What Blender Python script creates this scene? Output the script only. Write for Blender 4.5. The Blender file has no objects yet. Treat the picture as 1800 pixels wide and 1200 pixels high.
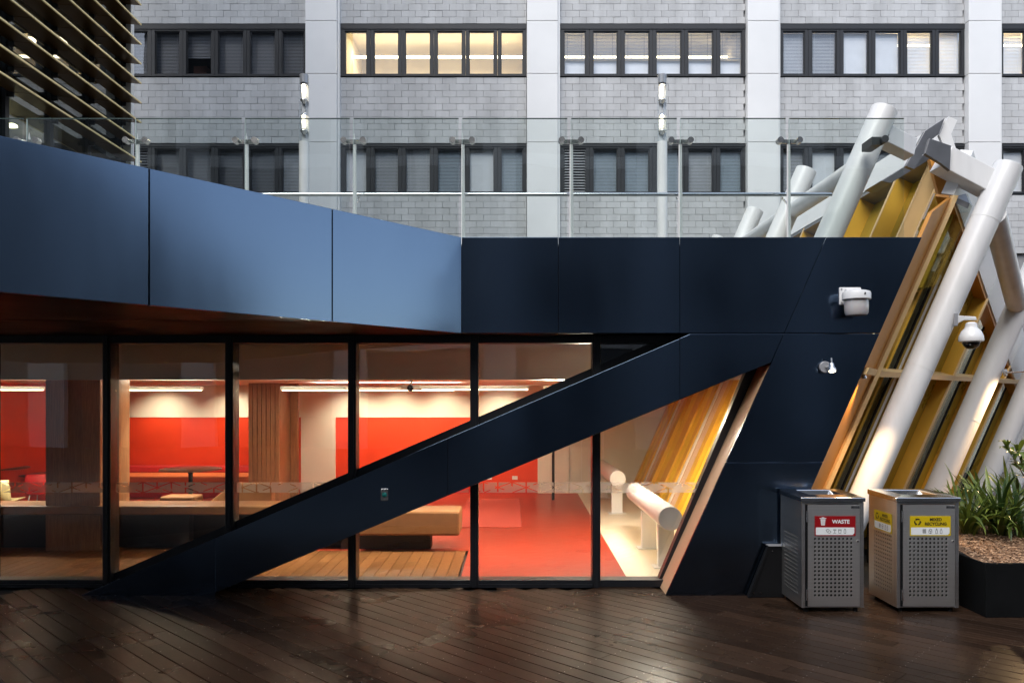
import bpy, bmesh, math, random
from mathutils import Vector, Matrix
random.seed(7)
R = math.radians
scn = bpy.context.scene
COL = scn.collection

# ------------------------------------------------------------------ camera
F, HOR, CZ = 1400.0, 700.0, 2.1            # focal length in photo pixels, horizon row, eye height
cam_d = bpy.data.cameras.new('camera'); cam = bpy.data.objects.new('camera', cam_d); COL.objects.link(cam)
cam.location = (0, 0, CZ); cam.rotation_euler = (R(90), 0, 0)
cam_d.sensor_fit = 'HORIZONTAL'; cam_d.sensor_width = 36; cam_d.lens = 28.0
cam_d.shift_y = 100 / 1800; cam_d.clip_end = 500; cam_d.clip_start = 0.05
scn.camera = cam
# ------------------------------------------------------------------ world and sun
SUN_EL, SUN_AZ = R(50), math.atan2(-0.38, -0.9)
w = bpy.data.worlds.new('World'); scn.world = w; w.use_nodes = True
nt = w.node_tree; nt.nodes.clear()
sky = nt.nodes.new('ShaderNodeTexSky'); sky.sky_type = 'NISHITA'; sky.sun_disc = False
sky.sun_elevation = SUN_EL; sky.sun_rotation = SUN_AZ; sky.dust_density = 0.6; sky.air_density = 1.0; sky.ozone_density = 1.0
bg = nt.nodes.new('ShaderNodeBackground'); bg.inputs[1].default_value = 0.15
wo = nt.nodes.new('ShaderNodeOutputWorld')
hsv = nt.nodes.new('ShaderNodeHueSaturation'); hsv.inputs['Saturation'].default_value = .62
nt.links.new(sky.outputs[0], hsv.inputs['Color']); nt.links.new(hsv.outputs[0], bg.inputs[0]); nt.links.new(bg.outputs[0], wo.inputs[0])
sl = bpy.data.lights.new('sun', 'SUN'); sl.energy = 1.5; sl.angle = R(40); sl.color = (1.0, 0.95, 0.88)
sun = bpy.data.objects.new('sun', sl); COL.objects.link(sun)
sd = Vector((math.sin(SUN_AZ) * math.cos(SUN_EL), math.cos(SUN_AZ) * math.cos(SUN_EL), math.sin(SUN_EL)))
sun.rotation_euler = sd.to_track_quat('Z', 'Y').to_euler(); sun.location = sd * 40
vs = scn.view_settings
scn.display_settings.display_device = 'sRGB'
vs.view_transform = 'Standard'; vs.look = 'None'; vs.exposure = 1.0; vs.gamma = 1.0; vs.use_curve_mapping = False
scn.cycles.use_denoising = True; scn.cycles.use_adaptive_sampling = True; scn.cycles.adaptive_threshold = .02
try: scn.cycles.denoiser = 'OPENIMAGEDENOISE'
except Exception: pass
scn.cycles.max_bounces = 7; scn.cycles.transparent_max_bounces = 24; scn.cycles.glossy_bounces = 3; scn.cycles.diffuse_bounces = 3
scn.cycles.sample_clamp_indirect = 6.0; scn.cycles.caustics_reflective = False; scn.cycles.caustics_refractive = False
scn.render.film_transparent = False

# ------------------------------------------------------------------ helpers
def P(px, py, Y):
    return Vector(((px - 900) * Y / F, Y, CZ - (py - HOR) * Y / F))
OFF = {}
def tag(o, label=None, cat=None, group=None, kind=None):
    if label: o['label'] = label
    if cat: o['category'] = cat
    if group: o['group'] = group
    if kind: o['kind'] = kind
    return o
def thing(name, label, cat, loc=(0, 0, 0), group=None, kind=None):
    o = bpy.data.objects.new(name, None); COL.objects.link(o); o.location = loc
    o.empty_display_size = 0.2
    OFF[o.name] = Vector(loc)
    return tag(o, label, cat, group, kind)
def link(name, me, mat, parent=None, off=None):
    o = bpy.data.objects.new(name, me); COL.objects.link(o)
    if mat is not None and not me.materials: me.materials.append(mat)
    if parent is not None:
        o.parent = parent; OFF[o.name] = OFF.get(parent.name, Vector())
    else: OFF[o.name] = Vector()
    return o
def mesh(name, verts, faces, mat, parent=None, smooth=False, bevel=0.0):
    off = OFF.get(parent.name, Vector()) if parent is not None else Vector()
    vs_ = [Vector(v) - off for v in verts]
    loc = Vector()
    if parent is None:                       # a one-mesh thing: origin at its base
        c = sum(vs_, Vector()) / len(vs_); loc = Vector((c.x, c.y, min(v.z for v in vs_)))
        vs_ = [v - loc for v in vs_]
    me = bpy.data.meshes.new(name); me.from_pydata([tuple(v) for v in vs_], [], faces)
    bm = bmesh.new(); bm.from_mesh(me); bmesh.ops.recalc_face_normals(bm, faces=bm.faces); bm.to_mesh(me); bm.free()
    if smooth:
        for p in me.polygons: p.use_smooth = True
        try: me.set_sharp_from_angle(angle=R(35))
        except Exception: pass
    o = link(name, me, mat, parent)
    if parent is None: o.location = loc; OFF[o.name] = loc
    if bevel:
        b = o.modifiers.new('bevel', 'BEVEL'); b.width = bevel; b.segments = 2; b.limit_method = 'ANGLE'; b.angle_limit = R(35)
    return o
BOXF = [(0, 1, 2, 3), (7, 6, 5, 4), (0, 4, 5, 1), (1, 5, 6, 2), (2, 6, 7, 3), (3, 7, 4, 0)]
def boxv(x0, x1, y0, y1, z0, z1):
    return [(x0, y0, z0), (x1, y0, z0), (x1, y1, z0), (x0, y1, z0), (x0, y0, z1), (x1, y0, z1), (x1, y1, z1), (x0, y1, z1)]
def box(name, x0, x1, y0, y1, z0, z1, mat, parent=None, bevel=0.0):
    return mesh(name, boxv(x0, x1, y0, y1, z0, z1), BOXF, mat, parent, False, bevel)
class MB:
    """collects several shapes into one mesh"""
    def __init__(s): s.v = []; s.f = []
    def add(s, v, f):
        n = len(s.v); s.v += [tuple(x) for x in v]; s.f += [tuple(i + n for i in q) for q in f]; return s
    def box(s, *a): return s.add(boxv(*a), BOXF)
    def tube(s, p0, p1, r0, r1=None, seg=16, cap=True): return s.add(*tubev(p0, p1, r0, r1, seg, cap))
    def build(s, name, mat, parent=None, smooth=False, bevel=0.0): return mesh(name, s.v, s.f, mat, parent, smooth, bevel)
def tubev(p0, p1, r0, r1=None, seg=16, cap=True):
    p0, p1 = Vector(p0), Vector(p1); r1 = r0 if r1 is None else r1
    d = (p1 - p0).normalized(); a = d.orthogonal().normalized(); b = d.cross(a)
    v = []; f = []
    for p, r in ((p0, r0), (p1, r1)):
        for i in range(seg):
            t = 2 * math.pi * i / seg; v.append(p + a * (r * math.cos(t)) + b * (r * math.sin(t)))
    for i in range(seg): j = (i + 1) % seg; f.append((i, j, seg + j, seg + i))
    if cap: f.append(tuple(range(seg))[::-1]); f.append(tuple(range(seg, 2 * seg)))
    return v, f
def tube(name, p0, p1, r, mat, parent=None, seg=24, r1=None, bevel=0.0):
    v, f = tubev(p0, p1, r, r1, seg); return mesh(name, v, f, mat, parent, True, bevel)
def prismv(poly, ext):
    poly = [Vector(p) for p in poly]; ext = Vector(ext); n = len(poly)
    v = poly + [p + ext for p in poly]
    f = [tuple(range(n)), tuple(range(n, 2 * n))[::-1]] + [(i, (i + 1) % n, n + (i + 1) % n, n + i) for i in range(n)]
    return v, f
def prism(name, poly, ext, mat, parent=None, bevel=0.0):
    v, f = prismv(poly, ext); return mesh(name, v, f, mat, parent, False, bevel)
def beamv(p0, p1, side, w, back, d):
    p0, p1, s, b = Vector(p0), Vector(p1), Vector(side).normalized() * (w / 2), Vector(back).normalized() * d
    return prismv([p0 - s, p0 + s, p1 + s, p1 - s], b)
def beam(name, p0, p1, side, w, back, d, mat, parent=None, bevel=0.0):
    v, f = beamv(p0, p1, side, w, back, d); return mesh(name, v, f, mat, parent, False, bevel)
def lathev(prof, c, seg=24):
    c = Vector(c); v = []; f = []; n = len(prof)
    for i in range(seg):
        t = 2 * math.pi * i / seg
        for r, z in prof: v.append((c.x + r * math.cos(t), c.y + r * math.sin(t), c.z + z))
    for i in range(seg):
        j = (i + 1) % seg
        for k in range(n - 1): f.append((i * n + k, j * n + k, j * n + k + 1, i * n + k + 1))
    f.append(tuple(i * n for i in range(seg))); f.append(tuple(i * n + n - 1 for i in range(seg))[::-1])
    return v, f
def lathe(name, prof, c, mat, parent=None, seg=24):
    v, f = lathev(prof, c, seg); return mesh(name, v, f, mat, parent, True)
def copy_obj(o, parent, loc=None, rot=None, scale=None):
    c = o.copy(); COL.objects.link(c); c.parent = parent
    if loc is not None: c.location = loc
    if rot is not None: c.rotation_euler = rot
    if scale is not None: c.scale = scale
    return c

# ------------------------------------------------------------------ materials
MATS = {}
def nodes(name):
    m = bpy.data.materials.new(name); m.use_nodes = True; t = m.node_tree
    return m, t, t.nodes['Principled BSDF'], t.nodes, t.links
def mat(name, col, rough=0.5, metal=0.0, var=0.12, scale=3.0, bump=0.0, bscale=60.0, rnd=0.0, emit=None, es=0.0, spec=0.5, coat=0.0, rvar=0.1, stretch=None):
    """Principled with noise mottling, roughness variation, optional per-object variation and bump"""
    m, t, b, N, L = nodes(name)
    geo = N.new('ShaderNodeNewGeometry'); vec = geo.outputs['Position']
    if stretch:
        mp = N.new('ShaderNodeMapping'); mp.inputs['Scale'].default_value = stretch; L.new(vec, mp.inputs[0]); vec = mp.outputs[0]
    nz = N.new('ShaderNodeTexNoise'); nz.inputs['Scale'].default_value = scale; nz.inputs['Detail'].default_value = 5; L.new(vec, nz.inputs['Vector'])
    mr = N.new('ShaderNodeMapRange'); mr.inputs['From Min'].default_value = .25; mr.inputs['From Max'].default_value = .75
    mr.inputs['To Min'].default_value = 1 - var; mr.inputs['To Max'].default_value = 1 + var; L.new(nz.outputs[0], mr.inputs[0])
    val = mr.outputs[0]
    if rnd:
        oi = N.new('ShaderNodeObjectInfo'); m2 = N.new('ShaderNodeMapRange'); m2.inputs['To Min'].default_value = 1 - rnd; m2.inputs['To Max'].default_value = 1 + rnd
        L.new(oi.outputs['Random'], m2.inputs[0]); mm = N.new('ShaderNodeMath'); mm.operation = 'MULTIPLY'; L.new(val, mm.inputs[0]); L.new(m2.outputs[0], mm.inputs[1]); val = mm.outputs[0]
    hs = N.new('ShaderNodeHueSaturation'); hs.inputs['Color'].default_value = (*col, 1); L.new(val, hs.inputs['Value']); L.new(hs.outputs[0], b.inputs['Base Color'])
    r2 = N.new('ShaderNodeMapRange'); r2.inputs['To Min'].default_value = max(0.02, rough - rvar); r2.inputs['To Max'].default_value = min(1, rough + rvar); L.new(nz.outputs[0], r2.inputs[0]); L.new(r2.outputs[0], b.inputs['Roughness'])
    b.inputs['Metallic'].default_value = metal; b.inputs['Specular IOR Level'].default_value = spec; b.inputs['Coat Weight'].default_value = coat
    if bump:
        n2 = N.new('ShaderNodeTexNoise'); n2.inputs['Scale'].default_value = bscale; L.new(vec, n2.inputs['Vector'])
        bp = N.new('ShaderNodeBump'); bp.inputs['Strength'].default_value = bump; bp.inputs['Distance'].default_value = .01; L.new(n2.outputs[0], bp.inputs['Height']); L.new(bp.outputs[0], b.inputs['Normal'])
    if emit: b.inputs['Emission Color'].default_value = (*emit, 1); b.inputs['Emission Strength'].default_value = es
    return m
def glass(name, tint=(1, 1, 1), boost=1.6, rough=0.0):
    m = bpy.data.materials.new(name); m.use_nodes = True; t = m.node_tree; N, L = t.nodes, t.links; N.clear()
    tr = N.new('ShaderNodeBsdfTransparent'); tr.inputs[0].default_value = (*tint, 1)
    gl = N.new('ShaderNodeBsdfGlossy'); gl.inputs['Roughness'].default_value = rough; gl.inputs['Color'].default_value = (1, 1, 1, 1)
    geo = N.new('ShaderNodeNewGeometry'); nz = N.new('ShaderNodeTexNoise'); nz.inputs['Scale'].default_value = 0.9; nz.inputs['Detail'].default_value = 1; L.new(geo.outputs['Position'], nz.inputs['Vector'])
    bp = N.new('ShaderNodeBump'); bp.inputs['Strength'].default_value = 0.06; bp.inputs['Distance'].default_value = 0.05; L.new(nz.outputs[0], bp.inputs['Height']); L.new(bp.outputs[0], gl.inputs['Normal'])
    lw = N.new('ShaderNodeLayerWeight'); lw.inputs[0].default_value = .5
    pw = N.new('ShaderNodeMath'); pw.operation = 'POWER'; pw.inputs[1].default_value = 5; L.new(lw.outputs['Facing'], pw.inputs[0])
    mu = N.new('ShaderNodeMath'); mu.operation = 'MULTIPLY_ADD'; mu.use_clamp = True; mu.inputs[1].default_value = .8; mu.inputs[2].default_value = .042 * boost; L.new(pw.outputs[0], mu.inputs[0])
    mx = N.new('ShaderNodeMixShader'); L.new(mu.outputs[0], mx.inputs[0]); L.new(tr.outputs[0], mx.inputs[1]); L.new(gl.outputs[0], mx.inputs[2])
    o = N.new('ShaderNodeOutputMaterial'); L.new(mx.outputs[0], o.inputs[0]); return m
def wood(name, dark, light, rough, along, rnd=0.3, gs=(1, 1, 1), wet=0.0, spec=0.5):
    """boards: grain along an axis, per-board tone"""
    m, t, b, N, L = nodes(name)
    tc = N.new('ShaderNodeTexCoord'); oi = N.new('ShaderNodeObjectInfo')
    mp = N.new('ShaderNodeMapping'); mp.inputs['Scale'].default_value = gs; L.new(tc.outputs['Object'], mp.inputs[0])
    ad = N.new('ShaderNodeVectorMath'); ad.operation = 'ADD'; sc = N.new('ShaderNodeVectorMath'); sc.operation = 'SCALE'; sc.inputs['Scale'].default_value = 37.0
    cb = N.new('ShaderNodeCombineXYZ'); L.new(oi.outputs['Random'], cb.inputs[0]); L.new(oi.outputs['Random'], cb.inputs[1]); L.new(cb.outputs[0], sc.inputs[0]); L.new(mp.outputs[0], ad.inputs[0]); L.new(sc.outputs[0], ad.inputs[1])
    nz = N.new('ShaderNodeTexNoise'); nz.inputs['Scale'].default_value = 6; nz.inputs['Detail'].default_value = 6; nz.inputs['Distortion'].default_value = .6; L.new(ad.outputs[0], nz.inputs['Vector'])
    cr = N.new('ShaderNodeValToRGB'); cr.color_ramp.elements[0].position = .3; cr.color_ramp.elements[1].position = .72
    cr.color_ramp.elements[0].color = (*dark, 1); cr.color_ramp.elements[1].color = (*light, 1); L.new(nz.outputs[0], cr.inputs[0])
    m2 = N.new('ShaderNodeMapRange'); m2.inputs['To Min'].default_value = 1 - rnd; m2.inputs['To Max'].default_value = 1 + rnd; L.new(oi.outputs['Random'], m2.inputs[0])
    geo = N.new('ShaderNodeNewGeometry'); n3 = N.new('ShaderNodeTexNoise'); n3.inputs['Scale'].default_value = 1.1; n3.inputs['Detail'].default_value = 4; L.new(geo.outputs['Position'], n3.inputs['Vector'])
    m3 = N.new('ShaderNodeMapRange'); m3.inputs['From Min'].default_value = .15; m3.inputs['From Max'].default_value = .85; m3.inputs['To Min'].default_value = .75; m3.inputs['To Max'].default_value = 1.25; L.new(n3.outputs[0], m3.inputs[0])
    mm = N.new('ShaderNodeMath'); mm.operation = 'MULTIPLY'; L.new(m2.outputs[0], mm.inputs[0]); L.new(m3.outputs[0], mm.inputs[1])
    hs = N.new('ShaderNodeHueSaturation'); L.new(cr.outputs[0], hs.inputs['Color']); L.new(mm.outputs[0], hs.inputs['Value']); L.new(hs.outputs[0], b.inputs['Base Color'])
    r2 = N.new('ShaderNodeMapRange'); r2.inputs['From Min'].default_value = .15; r2.inputs['From Max'].default_value = .85; r2.inputs['To Min'].default_value = max(.05, rough - .1); r2.inputs['To Max'].default_value = rough + .14; L.new(n3.outputs[0], r2.inputs[0]); L.new(r2.outputs[0], b.inputs['Roughness'])
    b.inputs['Specular IOR Level'].default_value = spec
    bp = N.new('ShaderNodeBump'); bp.inputs['Strength'].default_value = .12; bp.inputs['Distance'].default_value = .002; L.new(nz.outputs[0], bp.inputs['Height']); L.new(bp.outputs[0], b.inputs['Normal'])
    return m
def lamp_mat(name, col, s):
    m = bpy.data.materials.new(name); m.use_nodes = True; b = m.node_tree.nodes['Principled BSDF']
    b.inputs['Base Color'].default_value = (*col, 1); b.inputs['Emission Color'].default_value = (*col, 1); b.inputs['Emission Strength'].default_value = s; return m

M = dict(
    fascia=mat('navy_metal_panel', (.128, .182, .266), .175, 1.0, .06, 1.6, rvar=.07, bump=.05, bscale=1.6, stretch=(1.3, 1.3, .45)),
    fascia_edge=mat('panel_core', (.012, .012, .015), .6, 0, .1),
    frame=mat('black_window_frame', (.010, .011, .014), .35, 0, .1, rvar=.06),
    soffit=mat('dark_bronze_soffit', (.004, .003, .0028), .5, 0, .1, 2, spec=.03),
    reveal=mat('tan_painted_reveal', (.42, .27, .17), .4, 0, .06),
    gold=mat('gold_anodised', (.78, .44, .055), .36, .2, .10, 2, rvar=.06),
    orange=mat('orange_gold', (.58, .25, .04), .4, .2, .10, 2),
    olive=mat('olive_gold', (.34, .24, .02), .3, .25, .12, 2),
    yellow=mat('yellow_panel', (.90, .60, .03), .35, .1, .08, 2),
    peach=mat('peach_panel', (.80, .58, .40), .4, 0, .05),
    edge=mat('pale_gold_edge', (.84, .58, .28), .35, .1, .05),  # paler gold: daylight on the front edges put into the colour
    white=mat('white_painted_steel', (.78, .78, .78), .32, 0, .08, 2.5, rvar=.1, stretch=(2.5, 2.5, .5)),
    clad=mat('white_cladding', (.80, .80, .795), .45, 0, .05, .8),
    ridge=mat('grey_metal_cap', (.24, .245, .26), .35, .7, .12, 4),
    steel=mat('brushed_steel', (.72, .71, .70), .36, 1.0, .06, 3, bump=.02, bscale=30, stretch=(.4, .4, 40)),
    gedge=mat('glass_top_edge', (.05, .075, .07), .2, 0, .05), gedge2=mat('glass_side_edge', (.45, .55, .53), .2, 0, .05),
    postw=mat('pale_satin_post', (.86, .86, .86), .35, 0, .03, 4),
    steel_b=mat('bright_steel', (.72, .72, .72), .16, 1.0, .05, 4),
    chrome=mat('satin_fitting', (.74, .73, .70), .22, 1.0, .08, 8),
    black=mat('black_powdercoat', (.008, .008, .009), .45, 0, .12, 5, spec=.2),
    dark=mat('dark_interior', (.012, .012, .013), .8, 0, .1),
    void=mat('shadow_void', (.006, .006, .006), .9, 0, .1),
    louvre=mat('bronze_fin', (.13, .065, .014), .35, .6, .15, 2),
    nosing=mat('pale_yellow_nosing', (.96, .76, .36), .3, 0, .04),
    wframe=mat('dark_grey_window_frame', (.017, .018, .021), .5, 0, .12, 4),
    blind=mat('grey_blind', (.42, .43, .45), .5, 0, .1, 3),
    blind_w=mat('white_blind', (.86, .87, .88), .5, 0, .05, 3),
    blind_d=mat('charcoal_blind', (.15, .155, .17), .5, 0, .1, 3),
    roomwarm=mat('cream_room', (.80, .71, .55), .8, 0, .08, 1),
    redwall=mat('red_wall', (.74, .055, .012), .42, 0, .06, 3),
    redseat=mat('red_upholstery', (.55, .02, .02), .6, 0, .1, 30),
    orangeseat=mat('orange_upholstery', (.75, .20, .05), .6, 0, .08, 30),
    cream=mat('cream_wall', (.82, .77, .68), .6, 0, .04, 2),
    creamfloor=mat('cream_floor', (.74, .66, .52), .4, 0, .06, 3),
    redfloor=mat('red_rubber_floor', (.31, .031, .013), .38, 0, .10, 3, stretch=(1, 4, 1)),
    rug=mat('dark_red_rug', (.45, .055, .03), .9, 0, .15, 40),
    ceil=mat('ceiling_paint', (.82, .78, .70), .8, 0, .04, 1),
    bulk=mat('taupe_bulkhead', (.85, .84, .82), .7, 0, .08, 1),
    tan=mat('tan_leather', (.25, .115, .042), .45, 0, .1, 10),
    plinth=mat('dark_plinth', (.03, .028, .03), .6, 0, .1),
    tabletop=mat('brown_tabletop', (.16, .075, .04), .35, 0, .15, 8),
    yellowshell=mat('pale_yellow_shell', (.85, .74, .36), .4, 0, .04),
    mulch=mat('bark_mulch', (.27, .15, .08), .9, 0, .5, 60, bump=.6, bscale=90, rnd=.3),
    plant=mat('planter_metal', (.006, .0065, .007), .55, 0, .15, 4, spec=.15),
    signred=mat('red_sign', (.28, .005, .008), .35, 0, .03), signyel=mat('yellow_sign', (.60, .43, .008), .35, 0, .03),
    signwhite=mat('white_sign', (.80, .82, .82), .4, 0, .02), ink=mat('black_ink', (.012, .012, .012), .4, 0, .02),
    plastic=mat('white_plastic', (.80, .80, .80), .35, 0, .03, 4), greyplastic=mat('grey_plastic', (.35, .35, .37), .4, .2, .05, 4),
    teal=mat('green_button', (.01, .22, .19), .25, 0, .03), lens=mat('smoked_dome', (.008, .008, .01), .06, 0, .02),
    concrete=mat('terrace_paving', (.22, .22, .21), .8, 0, .15, 2),
    opp=mat('opposite_wall', (.03, .031, .034), .7, 0, .2, .5), opp_w=mat('opposite_column', (.34, .34, .345), .7, 0, .1, .5),
    stem=mat('shrub_stem', (.09, .06, .03), .8, 0, .2, 10),
    g_main=glass('clear_glazing', (.96, .95, .93), 1.9), g_bal=glass('balustrade_glass', (.95, .98, .97), 1.6),
    g_bg=glass('window_glass', (.97, .98, .99), 1.3), g_dark=glass('tinted_glass', (.45, .50, .47), 4.5), g_atr=glass('atrium_glass', (.84, .86, .82), 3.0), g_tube=glass('lamp_tube_glass', (.93, .95, .96), 1.3),
    lampw=lamp_mat('warm_lamp', (1.0, .80, .50), 14.0), lampc=lamp_mat('white_lamp', (1.0, .88, .66), 3.5), striplamp=lamp_mat('strip_lamp', (1.0, .86, .58), 6.0),
)
M['timber'] = wood('deck_boards', (.017, .0098, .0062), (.044, .0255, .0165), .28, 'x', .38, (2.0, 26, 8), spec=.045)
M['floorboard'] = wood('indoor_boards', (.11, .045, .016), (.21, .095, .034), .34, 'y', .16, (26, 2.0, 8), spec=.08)
M['veneer'] = wood('timber_veneer', (.22, .105, .045), (.40, .21, .09), .38, 'z', .08, (22, 22, .7))

def drum_mat():
    m, t, b, N, L = nodes('ribbed_drum'); b.inputs['Base Color'].default_value = (.72, .68, .68, 1); b.inputs['Roughness'].default_value = .18
    b.inputs['Transmission Weight'].default_value = .25; b.inputs['Subsurface Weight'].default_value = .2; return m
M['drum'] = drum_mat()
def leaf_mat():
    m, t, b, N, L = nodes('strappy_leaf')
    oi = N.new('ShaderNodeObjectInfo'); cr = N.new('ShaderNodeValToRGB'); cr.color_ramp.elements[0].color = (.020, .055, .013, 1); cr.color_ramp.elements[1].color = (.20, .26, .045, 1); L.new(oi.outputs['Random'], cr.inputs[0])
    L.new(cr.outputs[0], b.inputs['Base Color']); b.inputs['Roughness'].default_value = .32; b.inputs['Subsurface Weight'].default_value = 0
    tl = N.new('ShaderNodeBsdfTranslucent'); L.new(cr.outputs[0], tl.inputs[0]); mx = N.new('ShaderNodeMixShader'); mx.inputs[0].default_value = .25
    L.new(b.outputs[0], mx.inputs[1]); L.new(tl.outputs[0], mx.inputs[2]); L.new(mx.outputs[0], N['Material Output'].inputs[0]); return m
M['leaf'] = leaf_mat()
def block_mat():
    m, t, b, N, L = nodes('grey_concrete_block')
    geo = N.new('ShaderNodeNewGeometry'); oi = N.new('ShaderNodeObjectInfo')
    ad = N.new('ShaderNodeMath'); ad.operation = 'ADD'; L.new(geo.outputs['Random Per Island'], ad.inputs[0]); L.new(oi.outputs['Random'], ad.inputs[1])
    fr = N.new('ShaderNodeMath'); fr.operation = 'FRACT'; L.new(ad.outputs[0], fr.inputs[0])
    m1 = N.new('ShaderNodeMapRange'); m1.inputs['To Min'].default_value = .93; m1.inputs['To Max'].default_value = 1.06; L.new(fr.outputs[0], m1.inputs[0])
    mp = N.new('ShaderNodeMapping'); mp.inputs['Scale'].default_value = (1.6, 1, .3); L.new(geo.outputs['Position'], mp.inputs[0])
    n1 = N.new('ShaderNodeTexNoise'); n1.inputs['Scale'].default_value = 1.1; n1.inputs['Detail'].default_value = 7; n1.inputs['Roughness'].default_value = .65; L.new(mp.outputs[0], n1.inputs['Vector'])
    m2 = N.new('ShaderNodeMapRange'); m2.inputs['From Min'].default_value = .3; m2.inputs['From Max'].default_value = .7; m2.inputs['To Min'].default_value = .82; m2.inputs['To Max'].default_value = 1.16; L.new(n1.outputs[0], m2.inputs[0])
    mu = N.new('ShaderNodeMath'); mu.operation = 'MULTIPLY'; L.new(m1.outputs[0], mu.inputs[0]); L.new(m2.outputs[0], mu.inputs[1])
    hs = N.new('ShaderNodeHueSaturation'); hs.inputs['Color'].default_value = (.50, .505, .51, 1); L.new(mu.outputs[0], hs.inputs['Value']); L.new(hs.outputs[0], b.inputs['Base Color']); b.inputs['Roughness'].default_value = .9
    n2 = N.new('ShaderNodeTexNoise'); n2.inputs['Scale'].default_value = 40; L.new(geo.outputs['Position'], n2.inputs['Vector'])
    bp = N.new('ShaderNodeBump'); bp.inputs['Strength'].default_value = .4; bp.inputs['Distance'].default_value = .01; L.new(n2.outputs[0], bp.inputs['Height']); L.new(bp.outputs[0], b.inputs['Normal'])
    return m
M['block'] = block_mat()
M['mortar'] = mat('mortar', (.27, .27, .275), .9, 0, .2, 3)
def frit_mat():
    """etched manifestation band: frosted film with clear lines in a cube pattern (flat print)"""
    m = bpy.data.materials.new('etched_band'); m.use_nodes = True; t = m.node_tree; N, L = t.nodes, t.links; N.clear()
    geo = N.new('ShaderNodeNewGeometry'); sp = N.new('ShaderNodeSeparateXYZ'); L.new(geo.outputs['Position'], sp.inputs[0])
    def math_(op, a, b=None):
        n = N.new('ShaderNodeMath'); n.operation = op
        for i, x in enumerate((a, b)):
            if x is None: continue
            if isinstance(x, (int, float)): n.inputs[i].default_value = x
            else: L.new(x, n.inputs[i])
        return n.outputs[0]
    x = math_('DIVIDE', sp.outputs[0], .16); z = math_('DIVIDE', math_('SUBTRACT', sp.outputs[2], 1.04), .117)
    lines = []
    for e, wd in ((x, .055), (math_('ADD', math_('MULTIPLY', x, .5), z), .05), (math_('SUBTRACT', math_('MULTIPLY', x, .5), z), .05)):
        d = math_('ABSOLUTE', math_('SUBTRACT', math_('FRACT', e), .5)); lines.append(math_('GREATER_THAN', d, .5 - wd))
    vo = N.new('ShaderNodeTexNoise'); vo.inputs['Scale'].default_value = 7; vo.inputs['Detail'].default_value = 1; L.new(geo.outputs['Position'], vo.inputs['Vector'])
    keep = math_('GREATER_THAN', vo.outputs[0], .44)
    any_ = math_('MULTIPLY', math_('MAXIMUM', math_('MAXIMUM', lines[0], lines[1]), lines[2]), keep)
    fac = math_('SUBTRACT', .5, math_('MULTIPLY', any_, .42))
    tr = N.new('ShaderNodeBsdfTransparent'); df = N.new('ShaderNodeBsdfDiffuse'); df.inputs[0].default_value = (.62, .60, .58, 1); tl = N.new('ShaderNodeBsdfTranslucent'); tl.inputs[0].default_value = (.6, .57, .54, 1)
    ms = N.new('ShaderNodeMixShader'); ms.inputs[0].default_value = .5; L.new(df.outputs[0], ms.inputs[1]); L.new(tl.outputs[0], ms.inputs[2])
    mx = N.new('ShaderNodeMixShader'); L.new(fac, mx.inputs[0]); L.new(tr.outputs[0], mx.inputs[1]); L.new(ms.outputs[0], mx.inputs[2])
    o = N.new('ShaderNodeOutputMaterial'); L.new(mx.outputs[0], o.inputs[0]); return m
M['frit'] = frit_mat()

def add_light(name, kind, loc, energy, col, parent=None, **kw):
    l = bpy.data.lights.new(name, kind); l.energy = energy; l.color = col
    for k, v in kw.items():
        if k not in ('aim',): setattr(l, k, v)
    o = bpy.data.objects.new(name, l); COL.objects.link(o)
    off = OFF.get(parent.name, Vector()) if parent is not None else Vector()
    o.location = Vector(loc) - off
    aim = kw.get('aim', (loc[0], loc[1], loc[2] - 1))
    o.rotation_euler = (Vector(loc) - Vector(aim)).to_track_quat('Z', 'Y').to_euler()
    if parent is not None: o.parent = parent
    return o

# ================================================================== THE SETTING
# ---- ground and the diagonal deck outside
ground = mesh('ground', [(-120, -120, -.06), (120, -120, -.06), (120, 120, -.06), (-120, 120, -.06)], [(0, 1, 2, 3)], mat('dark_ground', (.035, .028, .024), .7, 0, .2, 2))
tag(ground, kind='structure')
deck = thing('deck', None, None, (0, 6, 0), kind='structure')
box('joist_bed', -9, 9, -3, 8.9, -.055, -.034, M['void'], deck)
U = Vector((-math.sqrt(.5), math.sqrt(.5), 0)); V = Vector((math.sqrt(.5), math.sqrt(.5), 0))
BW = .154
pl_cache = {}
def plank_mesh(key, ln, wd, th, mt, bev=.004):
    if key not in pl_cache:
        me = bpy.data.meshes.new('plank'); v = boxv(-ln / 2, ln / 2, -wd / 2, wd / 2, -th, 0)
        # eased top edges
        e = bev
        v = [(-ln/2, -wd/2, -th), (ln/2, -wd/2, -th), (ln/2, wd/2, -th), (-ln/2, wd/2, -th),
             (-ln/2, -wd/2, -e), (ln/2, -wd/2, -e), (ln/2, wd/2, -e), (-ln/2, wd/2, -e),
             (-ln/2, -wd/2+e, 0), (ln/2, -wd/2+e, 0), (ln/2, wd/2-e, 0), (-ln/2, wd/2-e, 0)]
        f = [(0,3,2,1), (0,1,5,4), (2,3,7,6), (4,5,9,8), (6,7,11,10), (8,9,10,11), (1,2,6,10,9,5), (3,0,4,8,11,7)]
        me.from_pydata(v, [], f); me.materials.append(mt); pl_cache[key] = me
    return pl_cache[key]
screws = MB()
LENS = (1.8, 2.4, 3.0, 3.6)
row = 0
v0 = .2
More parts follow.
